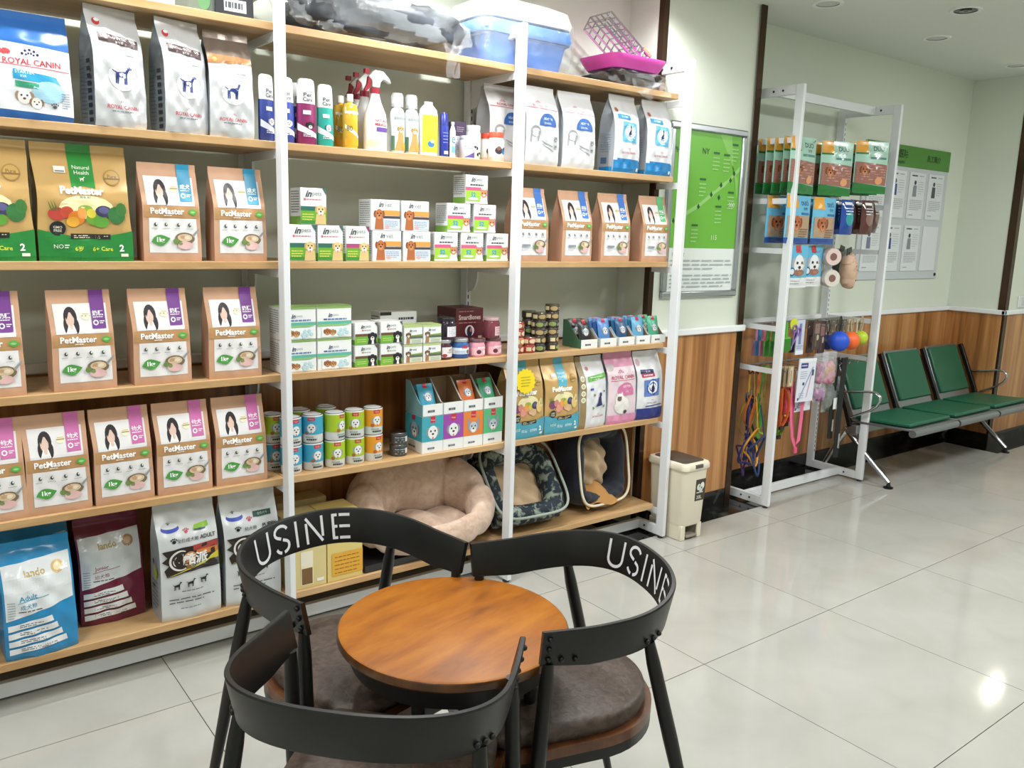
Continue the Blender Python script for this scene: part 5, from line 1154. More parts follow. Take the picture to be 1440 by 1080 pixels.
# ================================================================== bottom shelf: cartons and pet beds
kb1 = boxkit(.145, .17, .27, M('#d9c98e', .5), lambda p: (p.r(.28, .05, .62, .34, '#efe6c4'), p.r(.30, .06, .60, .30, '#7c5a34'), p.r(.28, .34, .62, .55, '#f0ead6'), p.r(.72, .07, .92, .12, '#efece0')), None)
z1 = SH[1] + .0005
kb1.put('treat_box', (X(435, 822), .33, z1), 'cream carton with a kibble window seen under the chair rail', 'box', 'cream cartons on the bottom shelf')
kb2 = boxkit(.15, .17, .27, M('#dcc77c', .5), lambda p: (p.dog(.5, .68, .2, '#efe6d4', '#4a4038', '#c9b490'), p.r(.12, .08, 1, .42, '#e0a637'), p.ln(.2, .9, .36, 5, .06, '#8a6420', .014, 3)), None)
kb2.put('treat_box', (X(486, 812), .33, z1), 'cream carton with an orange panel seen under the chair rail', 'box', 'cream cartons on the bottom shelf')
kb3 = boxkit(.21, .10, .055, M('#c2ae7e', .6), None, None)
kb3.put('flat_carton', (X(424, 715, .43), .51, z1), 'flat tan carton, lower of the pair at the back', 'box', 'flat tan cartons'); kb3.put('flat_carton', (X(428, 700, .43), .51, z1 + .056), 'flat tan carton, upper of the pair at the back', 'box', 'flat tan cartons')
for i, dz in enumerate((.112, .168, .224)): kb3.put('flat_carton', (X(426, 700, .43) + .004 * i, .51, z1 + dz), ['flat tan carton, third up of the rear stack', 'flat tan carton, fourth up of the rear stack', 'flat tan carton, topmost of the rear stack'][i], 'box', 'flat tan cartons')
m_plush = two_tone('m_plush', '#bfa08c', '#d8bfac', 30, .85, .3, .7, detail=8, bump=.5, sheen=.4)
def plush_bed():
    k = Kit(); A, D_, T = .265, .14, .115
    def rim(u, v):
        th = 2 * PI * u; ph = 2 * PI * v
        back = .5 + .5 * math.sin(th)            # 1 at the back
        tuft = 1 - .2 * abs(math.cos(3.5 * th)) ** 14
        r1 = T * (.48 + .72 * back) * tuft; cz = .055 + .16 * back ** .9
        ex = lambda c: math.copysign(abs(c) ** .75, c)
        cx, cy = A * ex(math.cos(th)), D_ * ex(math.sin(th))
        nx, ny = math.cos(th), math.sin(th)
        rr_ = r1 * math.cos(ph) * .82; return (cx + nx * rr_, cy + ny * rr_ * .62, max(0, cz + r1 * 1.05 * math.sin(ph)))
    k.add('bolster', MB().grid(rim, 72, 20, m_plush, True, True).mesh('bolster', 180))
    def cush(u, v): return ((u - .5) * 2 * A * .82, (v - .5) * 2 * D_ * .9, .05 + .06 * (math.sin(PI * u) * math.sin(PI * v)) ** .5 + .012 * math.sin(14 * u + 3 * v) + .02 * v)
    k.add('inner_cushion', MB().grid(cush, 24, 16, m_plush).mesh('inner_cushion', 180)); return k
plush_bed().put('plush_pet_bed', (X(596, 735, .36), .36, z1 + .035), 'fluffy pinkish-beige pet bed on the bottom shelf', 'pet bed', rz=-.05)
kk = boxkit(.42, .26, .03, M('#1c1b1e', .35, coat=.3, bump=.2, bscale=12.), lambda p: (p.q((.62, .0), (.82, .0), (.76, 1.), (.58, 1.), '#a02636'), p.t('ZPS', .88, .5, .5, '#e9e4e4', .12, .03)))
kk.put('folded_black_pad', (X(575, 785, .26), .375, z1), 'flat black folded pad with red label under the plush bed', 'pet pad')
m_floral = two_tone('m_floral', '#1c2733', '#8f9a8c', 28, .8, .5, .62, detail=7); m_floral2 = two_tone('m_floral_light', '#222c36', '#b9a76c', 22, .8, .5, .66, detail=7)
m_beige = M('#c6a988', .85, bump=.3, bscale=25., sheen=.3); m_navy = M('#161b2c', .7, bump=.2, bscale=90., sheen=.2); m_pipe = M('#e6dcc4', .7)
def frame_bed(w, h, t, dep, mat, inner, pipe, low=None, bul=.035):
    """square bed lying in its own plane: a = across, b = up, c = towards the viewer"""
    k = Kit(); N = 64
    def path(u, s=1.):
        th = 2 * PI * u; e = .45; c, sn = math.cos(th), math.sin(th); return (w / 2 * s * math.copysign(abs(c) ** e, c), h / 2 * s * math.copysign(abs(sn) ** e, sn))
    def rim(u, v):
        ph = 2 * PI * v; wob = 1 + .06 * math.sin(10 * PI * u) + .05 * math.sin(26 * PI * u); a, b_ = path(u, 1 - t * 1.1 / w * (1 - math.cos(ph)) ); return (a, b_, dep / 2 + dep / 2 * math.sin(ph) * wob)
    ib = k.add('bed_rim', MB().grid(lambda u, v: (rim(u, v)[0], -rim(u, v)[2], rim(u, v)[1] + h / 2), N, 14, mat, True, True).mesh('bed_rim', 180))
    def cu(u, v): return ((u - .5) * (w - t * 1.6), -.02 - bul * (math.sin(PI * u) * math.sin(PI * v)) ** .6 - (.008 + bul * .12) * math.sin(17 * u + 9 * v) * math.sin(12 * v), t * .8 + v * (h - t * 1.6))
    k.add('bed_cushion', MB().grid(cu, 22, 22, inner).mesh('bed_cushion', 180))
    k.add('bed_base', MB().box(-w / 2 + .02, -.02, .02, w / 2 - .02, -.004, h - .02, mat).mesh('bed_base'), None, .004)
    if pipe:
        pts = [(path(u / N, .97)[0], -dep * 1.01 - .002, path(u / N, .97)[1] + h / 2) for u in range(N)]; k.add('piping', MB().tube(pts, .0065, pipe, 8, closed=True).mesh('piping', 180), ib)
    if low: k.add('front_flap', MB().grid(lambda u, v: (-w / 2 + .03 + u * (w - .16), -dep * .45 - dep * .62 * v + .02 * math.sin(5 * u), .075 + .05 * math.sin(PI * u) * (1 - v) - .065 * v * v + .01 * math.sin(9 * u + 4 * v)), 14, 10, low).mesh('front_flap', 180), ib)
    return k
kf = frame_bed(.42, .40, .085, .12, m_floral, m_beige, M('#9aa39a', .7))
kf.put('floral_pet_bed', (X(742, 735, .30), .30, z1 + .005), 'dark floral pet bed with beige middle leaning back', 'pet bed', rx=-.72, rz=-.06)
kn = frame_bed(.36, .40, .06, .19, m_navy, m_beige, m_pipe, M('#b9874c', .8), .13)
kn.put('navy_pet_bed', (X(838, 700, .33) + .02, .47, z1 + .005), 'navy pet bed with cream piping standing on edge', 'pet bed', rx=-.16, rz=.06)

# ================================================================== top of the shelving
m_film = M('#e6ecf0', .1, alpha=.13, bump=1., bscale=18., spec=1.)
z6 = SH[6] + .0005
def lumpy(rx, ry, rz, mat, seed, amp=.06, n=40, m=20, e=.6, fl=True):
    R = random.Random(seed); ph = [R.uniform(0, 6.28) for _ in range(8)]
    def f(u, v):
        th = 2 * PI * u; f_ = PI * (v - .5); sp = lambda x: math.copysign(abs(x) ** e, x)
        a = 1 + amp * (math.sin(5 * th + 6 * f_ + ph[0]) + math.sin(9 * th - 5 * f_ + ph[1]) * .7 + .5 * math.sin(17 * th + 13 * f_ + ph[2]))
        return (rx * sp(math.cos(th)) * abs(math.cos(f_)) ** e * a, ry * sp(math.sin(th)) * abs(math.cos(f_)) ** e * a, max(0, rz + rz * sp(math.sin(f_)) * a))
    return MB().grid(f, n, m, mat, True)
e = Kit(); ib = e.add('folded_carrier', lumpy(.35, .13, .085, two_tone('m_carrier', '#1c2026', '#30363e', 9, .6), 3).mesh('folded_carrier', 180)); e.add('plastic_wrap', lumpy(.362, .14, .094, m_film, 5, .08, 64, 28).mesh('plastic_wrap', 30), ib)
b = MB().grid(lambda u, v: ((u - .5) * .10 * (1 - .55 * v), -.012 * math.sin(9 * u + 5 * v) - .01, .03 - .12 * v), 10, 8, m_film); e.add('wrap_tail', b.mesh('wrap_tail', 40), ib)
x0, x1 = X(436, 30), X(655, 90)
e.put('wrapped_pet_carrier', ((x0 + x1) / 2, .385, z6), 'dark folded pet carrier wrapped in clear plastic on top shelf', 'pet carrier')
# the tail hangs over the shelf edge: keep it in front
bpy.data.objects['wrap_tail'].location = (.25, -.155, .0)
kx = boxkit(.125, .14, .16, M('#1d2026', .45), lambda p: (p.r(.22, .10, .80, .33, '#e9ebee'), p.ln(.25, .77, .22, 1, .1, '#4a4e55', .12, 7), p.ln(.15, .85, .52, 2, .08, '#a9adb4', .03, 3)), None)
kx.put('black_carton', (X(333, 20), .33, z6), 'black carton with white barcode label on top shelf', 'box')
kx = boxkit(.10, .14, .16, M('#55605a', .45), lambda p: (p.r(.0, .0, .55, 1, '#6a7468'), p.e(.5, .25, .2, .2, '#5c8a5c')), None); kx.put('grey_carton', (X(291, 14), .34, z6), 'grey-green carton left of the black one on top shelf', 'box')
# blue litter box with white lid, wrapped
m_blue = M('#4f7fd0', .35); e = Kit()
W2, D2 = .46, .28
ib = e.add('tub', loft([(W2 / 2 - .03, D2 / 2 - .03, 0), (W2 / 2 - .01, D2 / 2 - .01, .11), (W2 / 2, D2 / 2, .118)], m_blue, .05).mesh('tub', 40))
e.add('second_tub', loft([(W2 / 2 + .004, D2 / 2 + .004, .120), (W2 / 2 + .01, D2 / 2 + .01, .135), (W2 / 2 + .004, D2 / 2 + .004, .17), (W2 / 2 - .02, D2 / 2 - .02, .178)], M('#5f93de', .35), .05).mesh('second_tub', 40))
e.add('white_lid', loft([(W2 / 2 + .006, D2 / 2 + .006, .18), (W2 / 2 + .012, D2 / 2 + .012, .20), (W2 / 2, D2 / 2, .245), (W2 / 2 - .06, D2 / 2 - .05, .27), (W2 / 2 - .12, D2 / 2 - .09, .275)], M('#eef0ee', .4), .06).mesh('white_lid', 60))
e.add('plastic_wrap', lumpy(W2 / 2 + .022, D2 / 2 + .018, .118, m_film, 9, .02, 60, 26, .35).mesh('plastic_wrap', 30), ib)
x0, x1 = X(672, 100), X(828, 110)
e.put('litter_box', ((x0 + x1) / 2 - .02, .40, z6), 'blue litter box with white lid in plastic on top shelf', 'litter box')
# trays
e = Kit(); ib = e.add('black_tray', loft([(.15, .11, 0), (.165, .125, .055), (.17, .13, .06)], M('#1b1c20', .35), .05).mesh('black_tray', 40)); e.add('plastic_wrap', lumpy(.178, .14, .036, m_film, 12, .12, 56, 20, .5).mesh('plastic_wrap', 30), ib)
b = MB().grid(lambda u, v: ((u - .5) * .16 + .02 * math.sin(7 * v), -.01 - .012 * math.sin(8 * u + 4 * v), .03 - .085 * math.sin(PI * u) * v), 12, 8, m_film); w_ = e.add('wrap_fold', b.mesh('wrap_fold', 40), ib)
xt = (X(828, 130) + X(955, 140)) / 2 + .075
e.put('black_litter_tray', (xt - .03, .385, z6), 'black litter tray in crumpled plastic on top shelf end', 'tray'); bpy.data.objects['wrap_fold'].location = (.0, -.152, .0)
e = Kit(); e.add('pink_tray', loft([(.15, .11, 0), (.168, .126, .03), (.178, .134, .05), (.178, .134, .056)], M('#d94fb0', .35), .05).mesh('pink_tray', 40)); e.put('pink_litter_tray', (xt - .03, .385, z6 + .082), 'bright pink litter tray lying on the black one', 'tray')
e = Kit(); b = MB()
for i in range(9): b.tube([(-.15 + .0375 * i, -.07, 0), (-.15 + .0375 * i, -.07, .07), (-.15 + .0375 * i, .07, .07), (-.15 + .0375 * i, .07, 0)], .0036, m_chrome, 6)
for z in (.0, .035, .07):
    b.tube([(-.15, -.07, z), (.15, -.07, z), (.15, .07, z), (-.15, .07, z)], .0045, m_chrome, 6, closed=True)
for i in range(5): b.tube([(-.15, -.07 + .035 * i, .07), (.15, -.07 + .035 * i, .07)], .0036, m_chrome, 6)
e.add('wire_mesh', b.mesh('wire_mesh')); e.add('clip_bar', MB().box(.10, -.075, .07, .16, -.055, .082, M('#8a7a5c', .4)).mesh('clip_bar'))
e.put('wire_rack', (X(868, 50, .40), .42, z6 + .19), 'folded wire rack tilted on the pink tray', 'wire rack', ry=.55)

# ================================================================== goods hanging on the display stand
HOOK_Y0, HOOK_Y1 = .44, .185
def hook(x, z):
    o = MB().tube([(x, HOOK_Y0, z), (x, HOOK_Y1 + .006, z), (x, HOOK_Y1, z + .012)], .0028, m_chrome, 6).obj('hook', stand)
def pouch_kit(w, h, col, draw, d=.028, seed=1, rough=.25, back=None):
    b, S = bag(w, h, d, M(col, rough, coat=.2, bump=.1, bscale=14.), 'pil', None, .004, .0018, seed, pinch=0, nu=10, nv=16, back=M(back or col, rough, coat=.2)); k = Kit(); ib = k.add('bag_body', b.mesh('bag_body', 60))
    p = Pr(S, w, h, rough, coat=.2); draw(p); k.add('front_print', p.mesh(), ib); k.h = h; k.w = w; return k
def d_green(p):
    p.r(.02, .78, .36, 1., '#e0a03a'); p.r(.02, .745, .36, .775, '#2f7a3c'); p.r(.40, .68, .96, .95, '#a6cbbb'); p.t('DUO', .68, .86, .09, '#33494a', .46, .02); p.t('宠物', .68, .76, .06, '#33494a', .4); p.r(.42, .66, .92, .70, '#5c8a80')
    p.q((.03, .20), (.97, .16), (.97, .56), (.03, .60), '#9c6a5e'); p.ln(.08, .92, .52, 6, .05, '#c49a90', .018, 5); p.dog(.28, .44, .14, '#a8603a', '#2c1a14', '#7a4226', True, '#c48a60'); p.e(.72, .25, .12, .07, '#e0a070'); p.q((0, .0), (1, .0), (1, .14), (0, .20), '#2a7a3a')
def d_blue(p):
    p.r(.02, .74, .44, 1., '#e6a63c'); p.t('DUO', .72, .84, .09, '#1f5f92', .42, .02); p.t('宠物', .72, .73, .07, '#1f5f92', .36); p.r(.55, .60, .9, .65, '#2f6fa8'); p.q((.06, .14), (.94, .14), (.94, .58), (.06, .58), '#b4977c'); p.dog(.38, .42, .2, '#b5623a', '#2c1a14', '#8a4426', False, '#c98a60'); p.ln(.5, .9, .3, 4, .05, '#8a6a50', .03, 3); p.r(0, 0, 1, .12, '#2a4f9c')
def d_white(p):
    p.r(.38, .82, .62, 1., '#c23a44'); p.dog(.5, .54, .30, '#e9ecef', '#2a2e36', '#a9b0b8'); p.e(.5, .36, .26, .08, '#9a6a58'); p.c(.2, .38, .12, '#2c6a8c'); p.c(.2, .38, .08, '#dfeaf0'); p.r(0, 0, 1, .24, '#eceef0'); p.ln(.2, .6, .16, 2, .06, '#8a929c', .02, 3)
KG = pouch_kit(.235, .30, '#a9d3c2', d_green, .03, 2); KL = pouch_kit(.225, .26, '#6db9dc', d_blue, .03, 3); KW = pouch_kit(.20, .235, '#5fb8dd', d_white, .03, 4)
def hang(k, name, px0, px1, py_top, y, lab, cat, grp, rz=0., ry=0., dz=0., scale=1.):
    P = ony((px0 + px1) / 2, py_top, y); h = k.h * (scale if isinstance(scale, (int, float)) else scale[2]); return k.put(name, (P.x, y, P.z - h + dz), lab, cat, grp, rz=rz, ry=ry, scale=scale)
for x_, z_ in [(1.075, 2.065), (1.37, 2.065), (1.70, 2.065), (1.05, 1.742), (1.30, 1.742), (1.50, 1.742), (1.72, 1.742), (1.03, 1.472), (1.22, 1.472), (1.36, 1.472), (1.55, 1.472)]: hook(x_, z_)
for n_, z_ in ((9, 1.04), (10, .797)):
    for i in range(n_): hook(1.0 + .093 * i, z_)
NTH = ['front', 'second', 'third', 'fourth', 'rear']
def rack(k, name, px0, px1, py, depth, lab, cat, grp, y0=.20, dy=.055, rz=0.):
    P = ony((px0 + px1) / 2, py, y0)
    for i in range(depth):
        k.put(name, (P.x + rr.uniform(-.008, .008), y0 + dy * i, P.z - k.h + rr.uniform(-.008, .004) * (i > 0)), f'{lab}, {NTH[min(i, 4)]} one on its hook' if depth > 1 else lab, cat, grp, rz=rz + rr.uniform(-.04, .04) * (i > 0))
GT = 'treat bags on the stand'
rack(KG, 'green_treat_bag', 1113, 1152, 193, 5, 'mint green treat bag next to the left stand post', 'treat bag', GT)
rack(KG, 'green_treat_bag', 1161, 1196, 199, 4, 'mint green treat bag in the middle of the top row', 'treat bag', GT, rz=-.25)
rack(KG, 'green_treat_bag', 1212, 1246, 199, 3, 'mint green treat bag next to the right stand post', 'treat bag', GT, y0=.185, rz=-.35)
rack(KL, 'blue_treat_bag', 1107, 1140, 275, 2, 'light blue treat bag beside the left stand post', 'treat bag', GT, y0=.20, dy=.12)
rack(KL, 'blue_treat_bag', 1144, 1178, 278, 2, 'light blue treat bag with a poodle clear of the post', 'treat bag', GT, y0=.20, dy=.10)
rack(KW, 'white_dog_treat_bag', 1106, 1138, 345, 1, 'blue and white treat bag with a white dog, left', 'treat bag', GT)
rack(KW, 'white_dog_treat_bag', 1130, 1157, 345, 1, 'blue and white treat bag with a white dog, right', 'treat bag', GT, y0=.235)
def shiny(col, c2): return pouch_kit(.13, .20, col, lambda p: (p.e(.5, .45, .3, .2, c2), p.ln(.2, .8, .75, 3, .08, '#dfe9f2', .03, 3), p.r(.2, .85, .8, .93, '#e9edf2')), .045, 7, .12)
ka, kb_ = shiny('#234a9c', '#2f9aa0'), shiny('#5a3430', '#8a6a64')
for i, (a, b_, y) in enumerate(((1176, 1192, .24), (1184, 1202, .185), (1194, 1210, .30))): hang(ka, 'shiny_treat_pack', a, b_, 281, y, ['shiny blue treat pack, left of three', 'shiny blue treat pack, front of three', 'shiny blue treat pack, right of three'][i], 'treat pack', 'shiny treat packs', rz=.2 * (i - 1))
for i, (a, b_, y) in enumerate(((1205, 1219, .24), (1214, 1228, .185), (1224, 1239, .30))): hang(kb_, 'shiny_treat_pack', a, b_, 282, y, ['shiny brown treat pack, left of three', 'shiny brown treat pack, front of three', 'shiny brown treat pack, next to the right post'][i], 'treat pack', 'shiny treat packs', rz=.25 * (i - 1))
# bandage rolls and ribbed chew toys in bags, third row
def roll(col):
    k = Kit(); r = .05
    b = MB(); n = 26
    for (r0, r1) in ((r, .022),):
        vs = []
        for j, (rad, yy) in enumerate(((.022, -.035), (r * .96, -.036), (r, -.03), (r, .03), (r * .96, .036), (.022, .035))):
            for i in range(n): a = 2 * PI * i / n; vs.append((rad * math.cos(a), yy, rad * math.sin(a)))
        b.add(vs, [(j * n + i, ((j + 1) % 6) * n + i, ((j + 1) % 6) * n + (i + 1) % n, j * n + (i + 1) % n) for j in range(6) for i in range(n)], M(col, .8, bump=.5, bscale=60.))
    k.add('roll_body', b.mesh('roll_body', 50)); k.add('roll_core', MB().tube([(0, -.034, 0), (0, .034, 0)], .0215, M('#7a5650', .6), 16).mesh('roll_core', 40)); k.h = .1; return k
kr1, kr2 = roll('#d8c2bb'), roll('#d2cbc2')
for k, px, py, lab in ((kr1, 1168, 361, 'pinkish bandage roll hanging above another'), (kr2, 1166, 391, 'pale bandage roll hanging below the pinkish one')):
    P = ony(px, py, .21); k.put('bandage_roll', P, lab, 'bandage roll', 'bandage rolls', rz=-.5)
def ribbed(col, w=.10, h=.20):
    k = Kit(); b = MB().tube([(w * .12 * math.sin(i * 1.7), 0, -h * i / 18) for i in range(19)], [.02 + .03 * math.sin(PI * i / 18) ** .6 + (.004 if i % 2 else 0) for i in range(19)], M(col, .5, bump=.3, bscale=40.), 14); k.add('toy_body', b.mesh('toy_body', 50)); k.add('header_card', MB().box(-.035, -.003, 0, .035, .003, .04, M('#3c463c', .5)).mesh('header_card')); return k
kk = ribbed('#c9a992'); kk2 = ribbed('#4a5248')
P = ony(1194, 358, .21); kk.put('ribbed_chew', P, 'beige ribbed chew hanging in the third row', 'chew toy', rz=.2, ry=-.15)
P = ony(1184, 352, .32); kk2.put('ribbed_chew', P, 'dark striped chew behind the beige one', 'chew toy', ry=.25, scale=.7)
# fourth row: grooming combs, brushes, scissors, balls
def comb(col):
    k = Kit(); b = MB(); b.tube([(0, 0, 0), (0, 0, -.07)], .011, M(col, .4), 8); k.add('handle', b.mesh('handle', 50)); b = MB().box(-.035, -.006, -.10, .035, .006, -.07, M(col, .4))
    for i in range(8): b.prism([(-.033 + i * .0085, -.16), (-.028 + i * .0085, -.16), (-.026 + i * .0085, -.10), (-.035 + i * .0085, -.10)], .008, M(col, .4), lambda a, c, t: (a, t - .004, c))
    k.add('comb_head', b.mesh('comb_head')); return k
for i, (px, y, col, lab) in enumerate(((1064, .46, '#c98aa4', 'pink grooming comb at the back of its hook'), (1069, .41, '#3f7fae', 'blue grooming comb behind the rose one'), (1075, .36, '#b96a84', 'rose grooming comb between blue and green'), (1081, .31, '#4a9a3c', 'green grooming comb before the rose one'), (1089, .26, '#3f8a38', 'green grooming comb beside the left stand post'))):
    P = ony(px, 462, y); comb(col).put('grooming_comb', P, lab, 'comb', 'grooming combs', rz=.1)
def brush(col, col2):
    k = Kit(); k.add('handle', MB().tube([(0, 0, 0), (0, 0, -.05), (0, 0, -.09)], [.010, .013, .012], M(col, .4), 10).mesh('handle', 50)); k.add('brush_head', MB().box(-.045, -.012, -.17, .045, .012, -.085, M(col, .4)).mesh('brush_head'), None, .01); k.add('bristle_pad', MB().box(-.036, -.018, -.162, .036, -.0125, -.095, M(col2, .6)).mesh('bristle_pad')); return k
for px, py, y, c1, c2, lab in ((1097, 452, .26, '#2f8fa0', '#38444a', 'teal slicker brush behind the green one'), (1106, 453, .20, '#58b42c', '#2f7a20', 'bright green slicker brush with dark pad'), (1120, 455, .26, '#4a2f5a', '#241a2c', 'purple slicker brush behind the lime tag')):
    P = ony(px, py, y); brush(c1, c2).put('slicker_brush', P, lab, 'brush', 'slicker brushes')
P = ony(1117, 456, .19); k = Kit(); b = MB(); b.prism([(.035 * math.cos(a * PI / 8), .035 * math.sin(a * PI / 8)) for a in range(16)], .004, M('#cfd83a', .5), lambda a, c, t: (a, t, c)); k.add('tag_disc', b.mesh('tag_disc')); k.put('lime_tag', P, 'round lime price tag over the brushes', 'tag')
def card(w, h, col, draw, d=.006):
    k = Kit(); ib = k.add('backing_card', MB().box(-w / 2, -d / 2, -h, w / 2, d / 2, 0, M(col, .45)).mesh('backing_card'), None, .001); p = Pr(lambda u, v: ((u - .5) * w, -d / 2, -h + v * h), w, h, .4, cell=.5); draw(p); k.add('card_print', p.mesh(), ib); return k
kc1 = card(.075, .20, '#c3cbe0', lambda p: (p.r(.3, .3, .6, .9, '#7a7fae'), p.r(.0, .0, 1, .12, '#e6e9f2'), p.ln(.1, .9, .25, 2, .06, '#8088a8', .02, 2)))
P = ony(1127, 450, .195); kc1.put('nail_clipper_card', P, 'pale blue carded clipper beside the green brush', 'carded tool'); 
k = Kit(); b = MB()
for s_ in (-1, 1): b.tube([(s_ * .022 + .018 * math.cos(a * PI / 5), 0, .02 * math.sin(a * PI / 5)) for a in range(10)], .005, M('#8a6ab0', .4), 6, closed=True); b.tube([(s_ * .018, 0, -.02), (-s_ * .006, 0, -.12)], [.006, .003], M('#8a6ab0' , .4), 6)
k.add('scissor_body', b.mesh('scissor_body', 60)); P = ony(1121, 464, .185); k.put('grooming_scissors', P, 'lilac grooming scissors in front of the brushes', 'scissors', ry=.4)
for px, y, w_, h_, lab in ((1142, .23, .07, .19, 'dark brown carded tool right of the clipper card'), (1150, .20, .08, .17, 'grey-brown carded tool beside the dark ones'), (1158, .25, .07, .20, 'dark brown carded tool behind the blue balls')):
    P = ony(px, 451, y); card(w_, h_, '#4a3a36', lambda p: (p.r(.2, .55, .8, .9, '#8c6f68'), p.e(.6, .42, .15, .1, '#b9b49a'), p.r(.3, .1, .5, .5, '#6a544e'))).put('carded_tool', P, lab, 'carded tool', 'dark carded tools')
def ball(r, col, rope): 
    k = Kit(); k.add('ball_body', MB().sphere((0, 0, 0), r, M(col, .45), 20, 14).mesh('ball_body', 180)); k.add('rope_loop', MB().tube([(.012 * math.cos(t * PI / 6), 0, r + .045 + .045 * math.sin(t * PI / 6)) for t in range(12)], .004, M(rope, .7), 6, closed=True).mesh('rope_loop', 60)); return k
for px, py, y, r_, col, rope, lab in ((1163, 481, .34, .048, '#1d3f86', '#5a4a40', 'dark blue rubber ball behind the brighter blue one'), (1179.5, 480, .20, .062, '#2352c8', '#3a3a34', 'bright blue rubber ball, the biggest'), (1196, 479, .20, .055, '#ee6a2c', '#b9a98a', 'orange rubber ball between blue and lime ones'), (1210, 475, .21, .045, '#b4cc30', '#b9a98a', 'lime rubber ball beside the right post')):
    P = ony(px, py, y); ball(r_, col, rope).put('rubber_ball', P, lab, 'ball', 'rubber balls on ropes')
def strap(pts, col, w=.008, t=.0016): return MB().tube(pts, 0, M(col, .6), 6, flat=(w, t))
# wooden clips between the ropes
for i, px in enumerate((1172, 1180, 1188, 1196, 1208)):
    P = ony(px, 449, .22 + .02 * (i % 2)); card(.045, .085, '#5c564a' if i < 3 else '#cdbb9c', lambda p: (p.r(.3, .1, .7, .9, '#8f8a74'), p.r(.4, .2, .6, .8, '#3c3a34'))).put('small_carded_clip', P, f'small carded clip above the balls, {["leftmost","second from left","middle","fourth from left","rightmost"][i]}', 'carded tool', 'small carded clips')
# fifth row: leashes at left, harness packs and cards
COL5 = [('#e6b83a', 'yellow'), ('#f0d06a', 'pale yellow'), ('#e07a2a', 'orange'), ('#4f9a3a', 'green'), ('#8ab03a', 'lime'), ('#2c3a6a', 'navy'), ('#3a2a4a', 'dark purple'), ('#1f2226', 'black')]
for i, (col, nm) in enumerate(COL5):
    R = random.Random(30 + i); px = (1056, 1062, 1068, 1074, 1079, 1052, 1058, 1066)[i]; y = .46 - .03 * (i % 5); top = ony(px, 518 if i < 5 else 560, y); L = (.42, .40, .36, .42, .40, .40, .42, .34)[i]
    pts = [(0, 0, 0)]
    for j in range(1, 15): t = j / 14; pts.append((.03 * math.sin(3 * t + i) * t + R.uniform(-.004, .004), .02 * math.sin(4 * t + 2 * i) * t, -L * t))
    for j in range(1, 13): t = j / 12; pts.append((pts[14][0] + .05 * math.sin(PI * t) * (1 if i % 2 else -1), .02, -L + (L * .55) * t - .03 * math.sin(PI * t)))
    k = Kit(); k.add('leash_strap', strap(pts, col, .009 if i < 5 else .007).mesh('leash_strap', 60)); k.add('metal_clip', MB().tube([(pts[-1][0], pts[-1][1], pts[-1][2]), (pts[-1][0], pts[-1][1], pts[-1][2] + .035)], .005, m_chrome, 8).mesh('metal_clip', 60))
    k.add('leash_handle', MB().tube([(.018 * math.cos(t * PI / 6), 0, .012 - .02 + .022 * math.sin(t * PI / 6)) for t in range(12)], 0, M('#7a2a2c' if i < 3 else col, .6), 6, closed=True, flat=(.007, .002)).mesh('leash_handle', 60))
    k.put('dog_leash', top, f'{nm} dog leash hanging left of the front stand post', 'leash', 'dog leashes')
# tangle of ropes near the floor
for i, (px, py, y, col, nm) in enumerate(((1050, 632, .38, '#2f3a7a', 'blue'), (1058, 628, .34, '#d99a34', 'amber'), (1064, 640, .30, '#23406a', 'dark blue'), (1046, 645, .42, '#4a2f6a', 'violet'))):
    c = ony(px, py, y); R = random.Random(60 + i); pts = []
    for j in range(26): t = 2 * PI * j / 26; pts.append((.045 * math.cos(t) + .012 * math.cos(3 * t + i), .03 * math.sin(2 * t + i), .10 * math.sin(t) + .02 * math.sin(3 * t + 2 * i)))
    k = Kit(); k.add('rope_loop', MB().tube(pts, .0065, M(col, .7), 7, closed=True).mesh('rope_loop', 60)); k.add('rope_tie', MB().tube([(pts[6][0], pts[6][1], pts[6][2]), (0, 0, .30)], .004, M(col, .7), 6).mesh('rope_tie', 60)); k.put('rope_harness', c, f'{nm} looped rope harness hanging low on the stand', 'harness', 'rope harnesses')
# wooden clips on the collars, orange and pink collars
for i, px in enumerate((1102, 1107, 1113)):
    P = ony(px, 515, .24 - .02 * i); k = card(.05, .12, '#b9a284', lambda p: (p.r(.25, .05, .75, .95, '#d6c6aa'), p.r(.42, .2, .58, .8, '#8a7a62'))); k.put('wooden_clip_card', P, f'narrow tan header card above the collars, {["left","middle","right"][i]}', 'header card', 'tan header cards')
for i, (px, col, nm, y, L) in enumerate(((1097, '#d8502c', 'orange-red', .26, .20), (1103, '#e0662e', 'orange', .22, .24), (1110, '#e25a7a', 'coral pink', .235, .22), (1101, '#6a9a34', 'leaf green', .27, .30))):
    P = ony(px, 545, y); pts = [(.035 * math.sin(2 * PI * j / 20) * (1.2 - .3 * (j > 10)), .01 * math.cos(4 * PI * j / 20), -L / 2 + L / 2 * math.cos(2 * PI * j / 20)) for j in range(20)]
    k = Kit(); k.add('collar_band', MB().tube(pts, 0, M(col, .55, bump=.3, bscale=70.), 6, closed=True, flat=(.012, .003)).mesh('collar_band', 60)); k.add('buckle', MB().box(-.014, -.008, -L - .012, .014, .008, -L + .012, M('#2a2a2c', .4)).mesh('buckle'), None, .003); k.add('bell', MB().sphere((.02, -.006, -L * .7), .009, M('#c9a33a', .25, metal=.8), 10, 8).mesh('bell', 180)); k.put('pet_collar', P, f'{nm} collar hanging in the lower row', 'collar', 'hanging collars')
P = ony(1119, 560, .205); L = .44; k = Kit()
